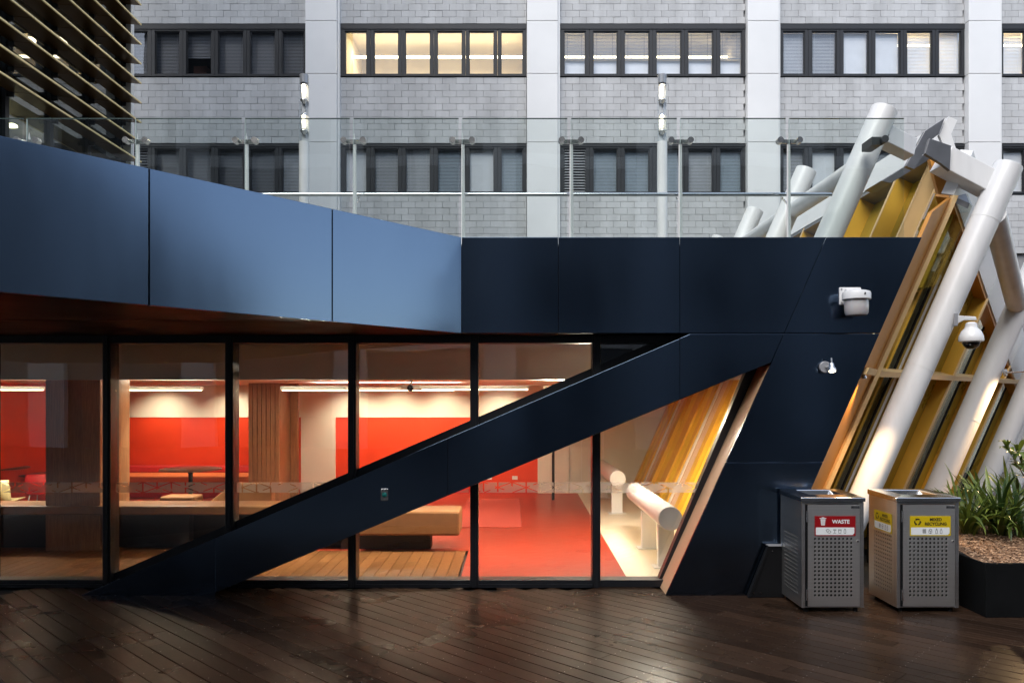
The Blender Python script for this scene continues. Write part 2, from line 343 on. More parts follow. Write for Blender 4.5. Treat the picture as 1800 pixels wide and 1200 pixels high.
while v0 < 11.6:
    # part of this row that lies on the deck in view: Y between 4.9 and 8.92, X between -6.6 and 7.2
    us = []
    for u in [i * .05 for i in range(-200, 200)]:
        p = U * u + V * v0
        if 4.9 <= p.y <= 8.80 and -6.8 <= p.x <= 7.6: us.append(u)
    if us:
        a, b = min(us), max(us); u = a - random.random() * 2.2
        while u < b:
            ln = random.choice(LENS); end = u + ln
            c0, c1 = max(u, a - .05), min(end, b + .05)
            if c1 - c0 > .25:
                if c1 - c0 < ln - .01: L_ = round((c1 - c0) / .3) * .3 or .3; mid = (c1 - L_ / 2) if c0 > u else (c0 + L_ / 2)
                else: L_ = ln; mid = (c0 + c1) / 2
                me = plank_mesh(('d', round(L_, 2)), L_ - .004, BW - .0062, .028, M['timber'])
                o = bpy.data.objects.new('plank', me); COL.objects.link(o); o.parent = deck
                p = U * mid + V * v0 - Vector((0, 6, 0)); o.location = (p.x, p.y, random.uniform(-.0012, .0))
                o.rotation_euler = (random.uniform(-.004, .004), 0, R(135) + random.uniform(-.001, .001))
                k = math.ceil((mid - L_ / 2 + .04) / .45)
                while k * .45 < mid + L_ / 2 - .03:
                    for sgn in (-1, 1):
                        if random.random() < .88:
                            q = U * (k * .45 + random.uniform(-.012, .012)) + V * (v0 + sgn * .045 + random.uniform(-.004, .004)); r = .0042
                            if q.y < 8.8: screws.add([(q.x + r * math.cos(t * math.pi / 3), q.y + r * math.sin(t * math.pi / 3), .0018) for t in range(6)], [tuple(range(6))])
                    k += 1
            u = end
    v0 += BW; row += 1
tag(screws.build('screws', mat('screw_head', (.42, .40, .37), .45, .4, .3, 90), deck), kind='stuff')

# ---- indoor floors
YB = 17.7                                                   # back wall of the room
CEIL = 2.39
BULK = 2.338
tfloor = thing('timber_floor', None, None, (-5, 10, 0), kind='structure')
box('subfloor', -9.2, -.70, 9.05, 10.9, -.06, -.022, M['void'], tfloor)
x = -9.1; i = 0
while x < -.66:
    y = 9.06
    lim = 11.0 if x > -3.4 else 13.6
    while y < lim - .05:
        rem = lim - y; ln = random.choice((1.2, 1.8, 2.4)); ln = rem if rem - ln < .4 else ln
        me = plank_mesh(('f', round(ln, 2)), round(ln, 2) - .002, .139, .02, M['floorboard'], .003)
        o = bpy.data.objects.new('plank', me); COL.objects.link(o); o.parent = tfloor
        o.location = (x + .07 + 5, y + ln / 2 - 10, random.uniform(-.0006, 0)); o.rotation_euler = (0, 0, R(90)); y += ln
    x += .1435; i += 1
# the boards are cut in local x, so their grain follows their own length
M['floorboard'].node_tree.nodes['Mapping'].inputs['Scale'].default_value = (2.0, 26, 8)
tag(mesh('red_floor', [(-.60, 9.05, .0), (1.34, 9.05, .0), (1.45, YB, .0), (-9.2, YB, 0), (-9.2, 13.65, 0), (-3.4, 13.65, 0), (-3.4, 11.0, 0), (-.60, 11.0, 0)], [(0, 1, 2, 7), (2, 3, 4, 5), (2, 5, 6, 7)], M['redfloor']), kind='structure')
tag(mesh('cream_floor', [(1.345, 9.05, -.002), (3.4, 9.05, -.002), (3.4, YB, -.002), (1.455, YB, -.002)], [(0, 1, 2, 3)], M['creamfloor']), kind='structure')
# ---- indoor walls and ceiling
tag(box('ceiling', -9.3, 3.35, 10.06, YB + .1, CEIL, CEIL + .05, M['ceil']), kind='structure')
wall = thing('wall_back', None, None, (-4, YB, 0), kind='structure')
zr = CZ - (733 - 700) * YB / F
def bx(px, Y): return (px - 900) * Y / F
box('white_frieze', -9.3, 4.6, YB - .02, YB + .1, zr, CEIL + .04, M['cream'], wall)
box('red_panel', -9.3, bx(440, YB), YB, YB + .1, 0, zr - .004, M['redwall'], wall)
box('red_panel', bx(492, YB), bx(530, YB), YB + .25, YB + .35, 0, zr - .004, M['redwall'], wall)
box('white_panel', bx(530, YB) + .003, bx(590, YB), YB - .06, YB + .1, 0, zr - .004, M['cream'], wall)
box('red_panel', bx(590, YB) + .003, bx(945, YB), YB, YB + .1, 0, zr - .004, M['redwall'], wall)
box('cream_panel', bx(945, YB) + .003, bx(1000, YB), YB - .03, YB + .1, 0, zr - .004, M['cream'], wall)
box('cream_panel', bx(1000, YB) + .003, 4.6, YB - .01, YB + .1, 0, zr - .004, mat('pale_door_panel', (.72, .70, .60), .5, 0, .04), wall)
box('skirting', -9.25, bx(440, YB), YB - .012, YB - .001, 0, .10, M['redseat'], wall)
box('skirting', bx(590, YB) + .01, bx(945, YB), YB - .012, YB - .001, 0, .10, M['redseat'], wall)
for px_ in (1003, 1022, 1060): box('door_joint', bx(px_, YB) - .006, bx(px_, YB) + .006, YB - .014, YB - .0105, 0, zr - .01, M['bulk'], wall)
for px_ in (860, 905, 262): box('power_outlet', bx(px_, YB) - .06, bx(px_, YB) + .06, YB - .014, YB - .001, .30, .38, M['plastic'], wall)
tag(box('wall_left', -9.35, -9.25, 9.1, YB + .1, 0, CEIL + .3, M['redwall']), kind='structure')

# ================================================================== THE PAVILION
YF, YG = 8.5, 8.98
pav = thing('pavilion', 'dark navy metal clad pavilion with a diagonal brace across its lit glazing', 'building', (0, 8.5, 0))
ZT, ZB = CZ + (700 - 417) * YF / F, CZ + (700 - 585.5) * YF / F
def fp(px, py, Y=YF): return P(px, py, Y)
GAP = .5  # half joint in photo pixels
def panel(name, pts, parent=pav, th=.03, ext=(0, 1, 0)):
    return prism(name, [fp(*q) for q in pts], Vector(ext) * th, M['fascia'], parent, bevel=.0016)
# dark fascia facing the viewer
xr = lambda y: 1620 - (y - 418) * .44                       # right edge of leg and fascia
xj = lambda y: 1452 - (y - 418) * .44                       # slanted joint
panel('fascia_panel', [(811.8, 417), (980.9, 417), (980.9, 585), (811.8, 585)])
panel('fascia_panel', [(981.9, 417), (1194.5, 417), (1194.5, 585), (981.9, 585)])
panel('fascia_panel', [(1195.5, 417), (xj(417) - .5, 417), (xj(585) - .5, 585), (1195.5, 585)])
panel('fascia_panel', [(xj(417) + .6, 417), (xr(417), 417), (xr(585), 585), (xj(585) + .6, 585)])
# diagonal brace and leaning leg
ub = lambda x: 770 - (x - 787) * .429
lb = lambda x: 937 - (x - 628) * .4165
xl = lambda y: 1355 - (y - 637) * .451
panel('brace_panel', [(141, 1046.5), (377.5, ub(377.5)), (377.5, 1046.5)])
panel('brace_panel', [(378.6, ub(378.6)), (786.5, ub(786.5)), (786.5, lb(786.5)), (378.6, min(1046.5, lb(378.6)))])
panel('brace_panel', [(787.5, ub(787.5)), (1194.5, ub(1194.5)), (1194.5, lb(1194.5)), (787.5, lb(787.5))])
panel('brace_panel', [(1195.5, ub(1195.5)), (1213, 587), (xj(587) - .5, 587), (1355, 637), (1195.5, lb(1195.5))])
panel('leg_panel', [(xj(587) + .6, 587), (xr(587), 587), (xr(811.5), 811.5), (xl(811.5), 811.5), (1356, 638)])
panel('leg_panel', [(xl(812.6), 812.6), (xr(812.6), 812.6), (xr(1046.3), 1046.3), (xl(1046.3), 1046.3)])
# solid core behind the panels, dark in the joints
def core(name, pts, y0, y1, m=None):
    return prism(name, [fp(px, py) + Vector((0, y0 - YF, 0)) for px, py in pts], (0, y1 - y0, 0), m or M['fascia_edge'], pav)
core('brace_core', [(146, 1046), (1213, 588.5), (1376, 588.5), (1353, 637.5), (373, 1042), (368, 1046)], 8.532, 8.93)
core('leg_core', [(1378, 588.5), (xr(588.5) - 2, 588.5), (xr(1046) - 2, 1046), (xl(1046) + 5, 1046), (xl(640) + 5, 640)], 8.532, 8.93)
prism('leg_reveal', [fp(xl(642) + 1.2, 642) + Vector((0, .032, 0)), fp(xl(642) + 4, 642) + Vector((0, .032, 0)), fp(xl(1046) + 4, 1046) + Vector((0, .032, 0)), fp(xl(1046) + 1.2, 1046) + Vector((0, .032, 0))], (0, .40, 0), M['reveal'], pav)
# blue run of the fascia coming towards the viewer on the left
A0 = Vector((P(811, 0, YF).x, YF, 0)); A1 = Vector((-3.35, 5.215, 0)); AD = (A1 - A0).normalized(); AN = Vector((-AD.y, AD.x, 0))   # AN points out
if AN.x < 0: AN = -AN
def hit(px):                                                # where the view column px meets the blue face
    k = (px - 900) / F; t = (k * A0.y - A0.x) / (AD.x - k * AD.y); return t
ts = [0.0, hit(584), hit(262), 6.45, 8.6]
for i in range(len(ts) - 1):
    a, b = A0 + AD * (ts[i] + (.001 if i == 0 else .005)), A0 + AD * (ts[i + 1] - .005)
    prism('fascia_panel', [(a.x, a.y, ZB), (b.x, b.y, ZB), (b.x, b.y, ZT), (a.x, a.y, ZT)], -AN * .03, M['fascia'], pav, bevel=.003)
E_ = A0 + AD * 8.6
roof_poly = [A0 - AN * .034 + Vector((.02, .034, 0)), E_ - AN * .034, Vector((-9.4, E_.y, 0)), Vector((-9.4, 22.6, 0)), Vector((4.40, 22.6, 0)), Vector((4.20, 9.3, 0)), Vector((3.88, 8.54, 0))]
prism('roof_slab', [(p.x, p.y, ZB + .03) for p in roof_poly], (0, 0, ZT - ZB - .12), M['fascia_edge'], pav)
prism('terrace_paving', [(p.x, p.y, ZT - .088) for p in roof_poly], (0, 0, .02), M['concrete'], pav)
sof = [A0 - AN * .04 + Vector((.02, .05, 0)), E_ - AN * .04, Vector((-9.38, E_.y, 0)), Vector((-9.38, 9.2, 0)), Vector((3.6, 9.2, 0)), Vector((3.6, 8.56, 0))]
# soffit in three linings with shadow gaps
def clip_strip(poly, y0, y1):
    out = []
    def cut(pl, yy, keep_above):
        r = []
        for i in range(len(pl)):
            a, b = pl[i], pl[(i + 1) % len(pl)]; ia = (a.y >= yy) == keep_above or a.y == yy; ib = (b.y >= yy) == keep_above or b.y == yy
            if ia: r.append(a)
            if ia != ib: t = (yy - a.y) / (b.y - a.y); r.append(a.lerp(b, t))
        return r
    return cut(cut(poly, y0, True), y1, False)
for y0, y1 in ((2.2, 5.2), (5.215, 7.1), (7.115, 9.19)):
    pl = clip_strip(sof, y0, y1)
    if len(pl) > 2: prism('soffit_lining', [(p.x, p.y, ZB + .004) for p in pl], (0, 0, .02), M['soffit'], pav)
# ---- glazing
ZS, ZH = .08, 2.716
xm = [bx(c, 8.86) for c in (-241, -26, 187, 402.5, 618.5, 833.5, 1048.5)]
for i, xx in enumerate(xm):
    box('mullion', xx - .045, xx + .045, 8.86, 9.06, .0, 2.80, M['frame'], pav, bevel=.004)
    if i: box('mullion_bead', xx - .020, xx + .020, 8.845, 8.86, .0, 2.80, M['frame'], pav)
for i in range(len(xm) - 1):
    a, b = xm[i] + .046, xm[i + 1] - .046
    box('sill', a, b, 8.87, 9.06, .0, ZS, M['frame'], pav, bevel=.003)
    box('sill_nosing', a, b, 8.845, 8.87, .0, .035, M['frame'], pav)
    box('head', a, b, 8.87, 9.06, ZH, 2.80, M['frame'], pav)
    pn = box('glass_pane', a, b, YG, YG + .012, ZS - .01, ZH + .01, M['g_main'], pav)
    mesh('etched_band', [(a, YG - .004, 1.04), (b, YG - .004, 1.04), (b, YG - .004, 1.157), (a, YG - .004, 1.157)], [(0, 1, 2, 3)], M['frit'], pn)
a = xm[-1] + .046
gx = lambda py: 1160 + (1012 - py) * .42                   # leaning edge of the last pane in view columns
pr = lambda py, Y=YG, d=0: P(gx(py) + d, py, Y)
zpy = lambda z, Y=YG: HOR - (z - CZ) * F / Y
pts = [Vector((a, YG, ZS - .01)), pr(zpy(ZS - .01)), pr(zpy(ZH)), Vector((a, YG, ZH))]
pn = prism('glass_pane', pts, (0, .012, 0), M['g_main'], pav)
e0, e1 = pr(zpy(1.04)), pr(zpy(1.157))
mesh('etched_band', [(a, YG - .004, 1.04), (e0.x, YG - .004, 1.04), (e1.x, YG - .004, 1.157), (a, YG - .004, 1.157)], [(0, 1, 2, 3)], M['frit'], pn)
box('sill', a, pr(1030).x + .10, 8.87, 9.06, .0, ZS, M['frame'], pav, bevel=.003)
box('head', a, 3.2, 8.87, 9.06, ZH, 2.80, M['frame'], pav)
q0, q1 = pr(1030, 8.94), pr(604, 8.94)
beam('jamb', q0 + Vector((.075, 0, 0)), q1 + Vector((.075, 0, 0)), (1, 0, 0), .14, (0, 1, 0), .12, M['frame'], pav)
# sloping rail where the glazing meets the brace
r0, r1 = P(180, ub(180) - 3, 8.94), P(1200, ub(1200) - 3, 8.94)
beam('brace_rail', r0, r1, (.4, 0, 1), .19, (0, 1, 0), .10, M['frame'], pav)
prism('spandrel', [P(1056, 604, 9.02), P(1200, 604, 9.02), P(1056, 668, 9.02)], (0, .02, 0), mat('dark_blue_spandrel', (.008, .016, .045), .25, 0, .05), pav)
box('bulkhead', -9.25, 3.2, 9.95, 10.05, BULK - .004, 2.82, M['bulk'], pav)
box('upper_ceiling', -9.25, 3.2, 9.22, 9.94, 2.80, 2.82, M['ceil'], pav)

# ================================================================== LEANING GLASS ATRIUM (steel tubes, gold fins)
e = Vector((.44, 0, 1)); d45 = Vector((math.sqrt(.5), math.sqrt(.5), 0)); EB = Vector((3.126, 9.2, 0))
nR = d45.cross(e).normalized()
if nR.y > 0: nR = -nR
nL = Vector((-1, 0, .44)).normalized()
def RW(s, z, off=0.0): return EB + d45 * s + e * z + nR * off
def LW(Y, z, off=0.0): return Vector((3.126, Y, 0)) + e * z + nL * off
atr = thing('glass_atrium', 'leaning atrium of white steel tubes and gold framed glass beside the pavilion', 'glasshouse', (3.6, 9.2, 0))
ev = lambda s: 4.45 - .33 * s                                # falling eave line
# corner post and deep face between pavilion leg and corner
prism('corner_face', [Vector((2.712, 8.56, 0)), Vector((2.712, 8.56, 0)) + e * 4.1, EB + e * 4.42, EB], Vector((-.03, .03, 0)), M['orange'], atr)
beam('corner_post', RW(.0, 0, .05), RW(0, ev(0), .05), (1, .3, 0), .06, (-.3, 1, 0), .06, M['edge'], atr)
fins = [1.45, 2.85, 4.3, 5.5, 7.0]
DEP = .19
for s in fins:
    f_ = beam('fin', RW(s, 0), RW(s, ev(s)), d45, .03, -nR, DEP, M['gold'], atr)
    beam('fin_edge', RW(s, 0, .004), RW(s, ev(s), .004), d45, .050, nR, .020, M['edge'], f_)
    st = [0] + fins
for i in range(len(st) - 1):
    s0, s1 = st[i] + .02, st[i + 1] - .02
    pn = prism('glass_pane', [RW(s0, .1, -DEP), RW(s1, .1, -DEP), RW(s1, ev(s1), -DEP), RW(s0, ev(s0), -DEP)], -nR * .02, M['g_atr'], atr)
    so = s1 - .36
    prism('olive_strip', [RW(so, .1, -DEP + .03), RW(s1, .1, -DEP + .03), RW(s1, ev(s1) - .02, -DEP + .03), RW(so, ev(so) - .02, -DEP + .03)], -nR * .02, M['olive'], atr)  # olive strips: the glass mirroring the gold fins, put into colour
    if i: prism('olive_strip', [RW(s0, .1, -DEP + .03), RW(s0 + .12, .1, -DEP + .03), RW(s0 + .12, ev(s0 + .12) - .02, -DEP + .03), RW(s0, ev(s0) - .02, -DEP + .03)], -nR * .02, M['olive'], atr)
    prism('gasket', [RW(so - .02, .1, -DEP + .04), RW(so, .1, -DEP + .04), RW(so, ev(so) - .02, -DEP + .04), RW(so - .02, ev(so - .02) - .02, -DEP + .04)], -nR * .03, M['void'], atr)
    # shelf transom
    prism('transom', [RW(s0 - .04, 2.36, .03), RW(s1 + .04, 2.36, .03), RW(s1 + .04, 2.425, .03), RW(s0 - .04, 2.425, .03)], -nR * DEP, M['edge'], atr)
    # sloping soffit of the eave
    prism('eave_soffit', [RW(s0, ev(s0) - .03), RW(s1, ev(s1) - .03), RW(s1, ev(s1)), RW(s0, ev(s0))], -nR * (DEP - .01), M['orange'], atr)
    prism('cladding_panel', [RW(s0 - .012, ev(s0) + .01, .015), RW(s1 + .012, ev(s1) + .01, .015), RW(s1 + .012, ev(s1) + .52, .015), RW(s0 - .012, ev(s0) + .52, .015)], -nR * .14, M['clad'], atr)
prism('transom', [Vector((2.73, 8.565, 2.36)) + e * 0 + Vector((.44 * 2.36, 0, 0)), RW(-.03, 2.36), RW(-.03, 2.43), Vector((2.73, 8.565, 2.43)) + Vector((.44 * 2.43, 0, 0))], (.02, -.05, 0), M['edge'], atr)
prism('plinth', [RW(-.1, 0, .06), RW(9, 0, .06), RW(9, .1, .06), RW(-.1, .1, .06)], -nR * (DEP + .1), M['black'], atr)
# wall above the terrace along the depth of the building
zt = lambda Y: 5.25 if Y >= 10.25 else 4.42 + (Y - 9.2) * .79
ys = [9.2, 9.72, 10.25, 11.2, 12.4, 13.6, 14.8, 16.2, 18.0]
for i, y in enumerate(ys):
    if i == 0: continue
    f_ = beam('fin', LW(y, ZT - .3), LW(y, zt(y)), (0, 1, 0), .05, -nL, .30, M['gold'] if i != 2 else M['edge'], atr)
    beam('fin_edge', LW(y, ZT - .3, .004), LW(y, zt(y), .004), (0, 1, 0), .045, nL, .012, M['edge'], f_)
for i in range(len(ys) - 1):
    y0, y1 = ys[i] + .03, ys[i + 1] - .03
    prism('glass_pane', [LW(y0, ZT - .3, -.26), LW(y1, ZT - .3, -.26), LW(y1, zt(y1), -.26), LW(y0, zt(y0), -.26)], -nL * .02, M['g_atr'], atr)
    ym = y0 + (y1 - y0) * .62
    prism('olive_strip', [LW(ym, ZT - .3, -.23), LW(y1, ZT - .3, -.23), LW(y1, zt(y1) - .02, -.23), LW(ym, zt(ym) - .02, -.23)], -nL * .02, M['olive'], atr)
    if i > 1: prism('cladding_panel', [LW(y0 - .025, 5.27, .02), LW(y1 + .025, 5.27, .02), LW(y1 + .025, 5.72, .02), LW(y0 - .025, 5.72, .02)], -nL * .12, M['clad'], atr)
    prism('eave_soffit', [LW(y0, zt(y0) - .05, .01), LW(y1, zt(y1) - .05, .01), LW(y1, zt(y1) + .01, .01), LW(y0, zt(y0) + .01, .01)], -nL * .25, M['ridge'], atr)
# inner lining of the atrium seen through the glass
prism('lining', [LW(9.8, 0, -.35), LW(19, 0, -.35), LW(19, 4.0, -.35), LW(9.8, 4.0, -.35)], -nL * .03, M['gold'], atr)
for X_, Y_ in ((4.70, 10.25), (6.9, 12.6)): tube('reflection_tube', Vector((X_ - .924, Y_, 0)), Vector((X_ - .924, Y_, 0)) + e * 3.7, .12, M['white'], atr, 24)  # added tubes standing in for the outer tubes' reflection in the glass
# white tubes: left row (deep), right row (45 degrees)
def steel_tube(p0, p1, r, **k): return tube('steel_tube', p0, p1, r, M['white'], atr, 32, bevel=.006, **k)
TB = Vector((1.943, 0, 0))
for Y in (9.3, 11.77, 14.25, 16.7):
    steel_tube(TB + Vector((0, Y, 0)) + e * (ZT - .2), TB + Vector((0, Y, 0)) + e * 5.47, .152)
cx = TB + e * 4.86
steel_tube((cx.x + .05, 9.36, cx.z), (cx.x + .05, 18.5, cx.z), .115)
T = []
for u_, zt_ in ((1593, 4.74), (1718, 4.1), (1798, 3.5), (1846, 3.0)):
    k = (u_ - 900) / F; X = k * 4.57 / (1 - k); Y = X + 4.57; base = Vector((X - .44 * 2.1, Y, 0)); T.append((base, zt_))
    steel_tube(base, base + e * zt_, .152)
for b0, z0 in T[:3]:
    for zz in (z0 - .62, z0 - 2.3): tube('weld_seam', b0 + e * zz, b0 + e * (zz + .012), .1545, M['clad'], atr, 32)
for (b0, z0), (b1, z1) in zip(T[:-1], T[1:]):
    steel_tube(b0 + e * (z0 - .55) + Vector((.08, 0, 0)), b1 + e * (z1 - .75), .125)
# bent box beams over the ridge
def box_beam(p0, p1, wz, dy):
    return beam('box_beam', p0, p1, (Vector(p1) - Vector(p0)).cross(Vector((0, 1, 0))), wz, (0, 1, 0), dy, M['white'], atr, bevel=.01)
box_beam(P(1664, 274, 9.05), P(1752, 320, 9.0), .26, .26)
box_beam(P(1563, 234, 9.25), P(1610, 258, 9.5), .21, .24)
# folded grey cap on the ridge
def cap(pts, Y, dpt, m, nm='ridge_cap'): return prism(nm, [P(x_, y_, Y) for x_, y_ in pts], (0, dpt, 0), m, atr, bevel=.004)
cap([(1592, 292), (1626, 230), (1661, 207), (1650, 236), (1637, 246), (1627, 264), (1607, 298)], 9.9, .06, M['ridge'])
cap([(1634, 243), (1672, 256), (1670, 300), (1655, 288), (1626, 270)], 8.98, .05, M['ridge'])
cap([(1663, 207), (1681, 262), (1657, 252), (1651, 238)], 9.95, .05, M['clad'], 'gable_panel')
cap([(1634, 279), (1655, 277), (1676, 343), (1651, 345)], 9.35, .06, M['orange'], 'gable_soffit')
cap([(1549, 318), (1627, 270), (1634, 281), (1566, 322)], 10.2, .5, M['ridge'], 'eave_return')

# ---- inner leaning wall of the room: yellow and gold ribs
rib = thing('ribbed_wall', 'leaning yellow ribbed wall inside at the right end of the room', 'wall', (2.6, 12, 0))
def IW(Y, z, off=0.0): return Vector((2.66, Y, 0)) + e * z + nL * off
y = 9.15; i = 0
bands = [('gold', .42, .05), ('yellow', .62, .0), ('gold', .26, .07), ('cream', .10, .02), ('peach', .50, .0), ('cream', .12, .03), ('gold', .22, .06), ('yellow', .55, .01)]
while y < YB - .1:
    nm, wd, pr_ = bands[i % len(bands)]; wd = min(wd, YB - .02 - y)
    beam('rib', IW(y + wd * .5, 0, -.03), IW(y + wd * .5, 2.45, -.03), (0, 1, 0), wd - .012, nL, .05 + pr_, M[nm], rib)
    if i % 2 == 0: beam('joint_strip', IW(y + wd, 0, -.03), IW(y + wd, 2.45, -.03), (0, 1, 0), .010, nL, .055, M['orange'], rib)
    y += wd; i += 1

# ================================================================== GREY BLOCK BUILDING BEHIND
YW = 23.3; S = F / YW
blk = thing('block_building', 'grey concrete block building with white columns and banded dark windows behind the terrace', 'building', (0, YW, 0))
bX = lambda px: (px - 900) / S
bZ = lambda py: CZ + (700 - py) / S
cols = [(155, 212), (540, 597), (926, 982), (1310.5, 1367), (1695.5, 1754), (2080, 2138)]
box('wall', bX(-420), bX(2500), YW + .10, YW + .25, -.1, 7.98, M['mortar'], blk)
box('wall', bX(-420), bX(2500), YW + .10, YW + .25, bZ(253), bZ(135), M['mortar'], blk)
box('wall', bX(-420), bX(2500), YW + .10, YW + .25, bZ(43), 17.0, M['mortar'], blk)
box('wall', bX(-420), bX(2500), YW + .10, YW + .25, 7.98, bZ(341), M['mortar'], blk)
rows_z = []
CH = .1925
def rows(z0, z1):
    n = max(1, round((z1 - z0) / CH)); h = (z1 - z0) / n
    return [(z0 + k * h, z0 + (k + 1) * h, k) for k in range(n)]
rz = rows(bZ(43) + .02, bZ(43) + .02 + 5 * CH) + rows(bZ(253) + .02, bZ(135) - .02) + rows(bZ(341) - 9 * CH, bZ(341) - .03)
bays = [(cols[i][1], cols[i + 1][0]) for i in range(len(cols) - 1)]
rest = MB(); bcache = {}; nb = 0
for bi, (p0, p1) in enumerate(bays):
    x0, x1 = bX(p0) + .01, bX(p1) - .01
    for z0, z1, k in rz:
        x = x0 - (.2 if k % 2 else 0) ; 
        while x < x1 - .02:
            a, b = max(x, x0), min(x + .40, x1); x += .40
            if b - a < .05: continue
            dy = random.uniform(-.006, .006)
            if bi == 1 and nb < 300:
                key = (round(b - a, 3), round(z1 - z0, 4))
                if key not in bcache:
                    me = bpy.data.meshes.new('block'); w_, h_ = b - a - .008, z1 - z0 - .008
                    me.from_pydata(boxv(-w_ / 2, w_ / 2, 0, .11, -h_ / 2, h_ / 2), [], BOXF); me.materials.append(M['block']); bcache[key] = me
                o = bpy.data.objects.new('block', bcache[key]); COL.objects.link(o); o.parent = blk; o.location = ((a + b) / 2, dy, (z0 + z1) / 2); nb += 1
            else: rest.box(a + .004, b - .004, YW + dy, YW + .11, z0 + .004, z1 - .004)
tag(rest.build('block_courses', M['block'], blk), kind='stuff')
for c0, c1 in cols:
    zs = [-.1, 5.1, bZ(420), bZ(253) - .02, bZ(135), bZ(43), bZ(-60), 17.0]
    for a, b in zip(zs[:-1], zs[1:]):
        box('column_panel', bX(c0), bX(c1) - .035, YW - .22, YW + .2, a + .006, b - .006, M['clad'], blk, bevel=.012)
    box('downpipe', bX(c1) - .03, bX(c1) + .03, YW - .14, YW + .1, -.1, 17.0, M['clad'], blk)
PW = [(9, 48), (60, 104), (115, 160), (171, 216), (227, 272), (283, 323)]
kinds = {  # (bay, row): kind of each window
    (0, 0): 'ddhddd', (0, 1): 'vddddb', (1, 0): 'LLLLLL', (1, 1): 'wbbgwg', (2, 0): 'CCCCCC', (2, 1): 'vgggbg', (3, 0): 'bbrwTT', (3, 1): 'bwwbbb', (4, 0): 'TTTbbb', (4, 1): 'rwbbbb'}
blind_cache = {}
def blind_mesh(wd, h, m, tilt=.012):
    key = (round(wd, 2), round(h, 2), m.name, tilt)
    if key not in blind_cache:
        mb = MB(); n = int(h / .042)
        for k in range(n):
            z = -k * .042
            mb.add([(-wd / 2, tilt, z), (wd / 2, tilt, z), (wd / 2, 0, z - .034), (-wd / 2, 0, z - .034)], [(0, 1, 2, 3)])
        for xx in (-wd * .32, wd * .32): mb.add([(xx - .006, -.004, 0), (xx + .006, -.004, 0), (xx + .006, -.004, -n * .042), (xx - .006, -.004, -n * .042)], [(0, 1, 2, 3)])
        mb.add([(-wd / 2, -.01, -n * .042 + .02), (wd / 2, -.01, -n * .042 + .02), (wd / 2, -.01, -n * .042 - .02), (-wd / 2, -.01, -n * .042 - .02)], [(0, 1, 2, 3)])
        me = bpy.data.meshes.new('blind'); me.from_pydata(mb.v, [], mb.f); me.materials.append(m); blind_cache[key] = me
    return blind_cache[key]
MB_ = {'d': M['blind_d'], 'h': M['blind_d'], 'b': M['blind'], 'g': mat('blue_grey_blind', (.30, .36, .41), .5, 0, .1, 3), 'w': M['blind_w'], 'r': M['blind_w'], 'T': M['blind_w'], 'C': M['blind_d']}
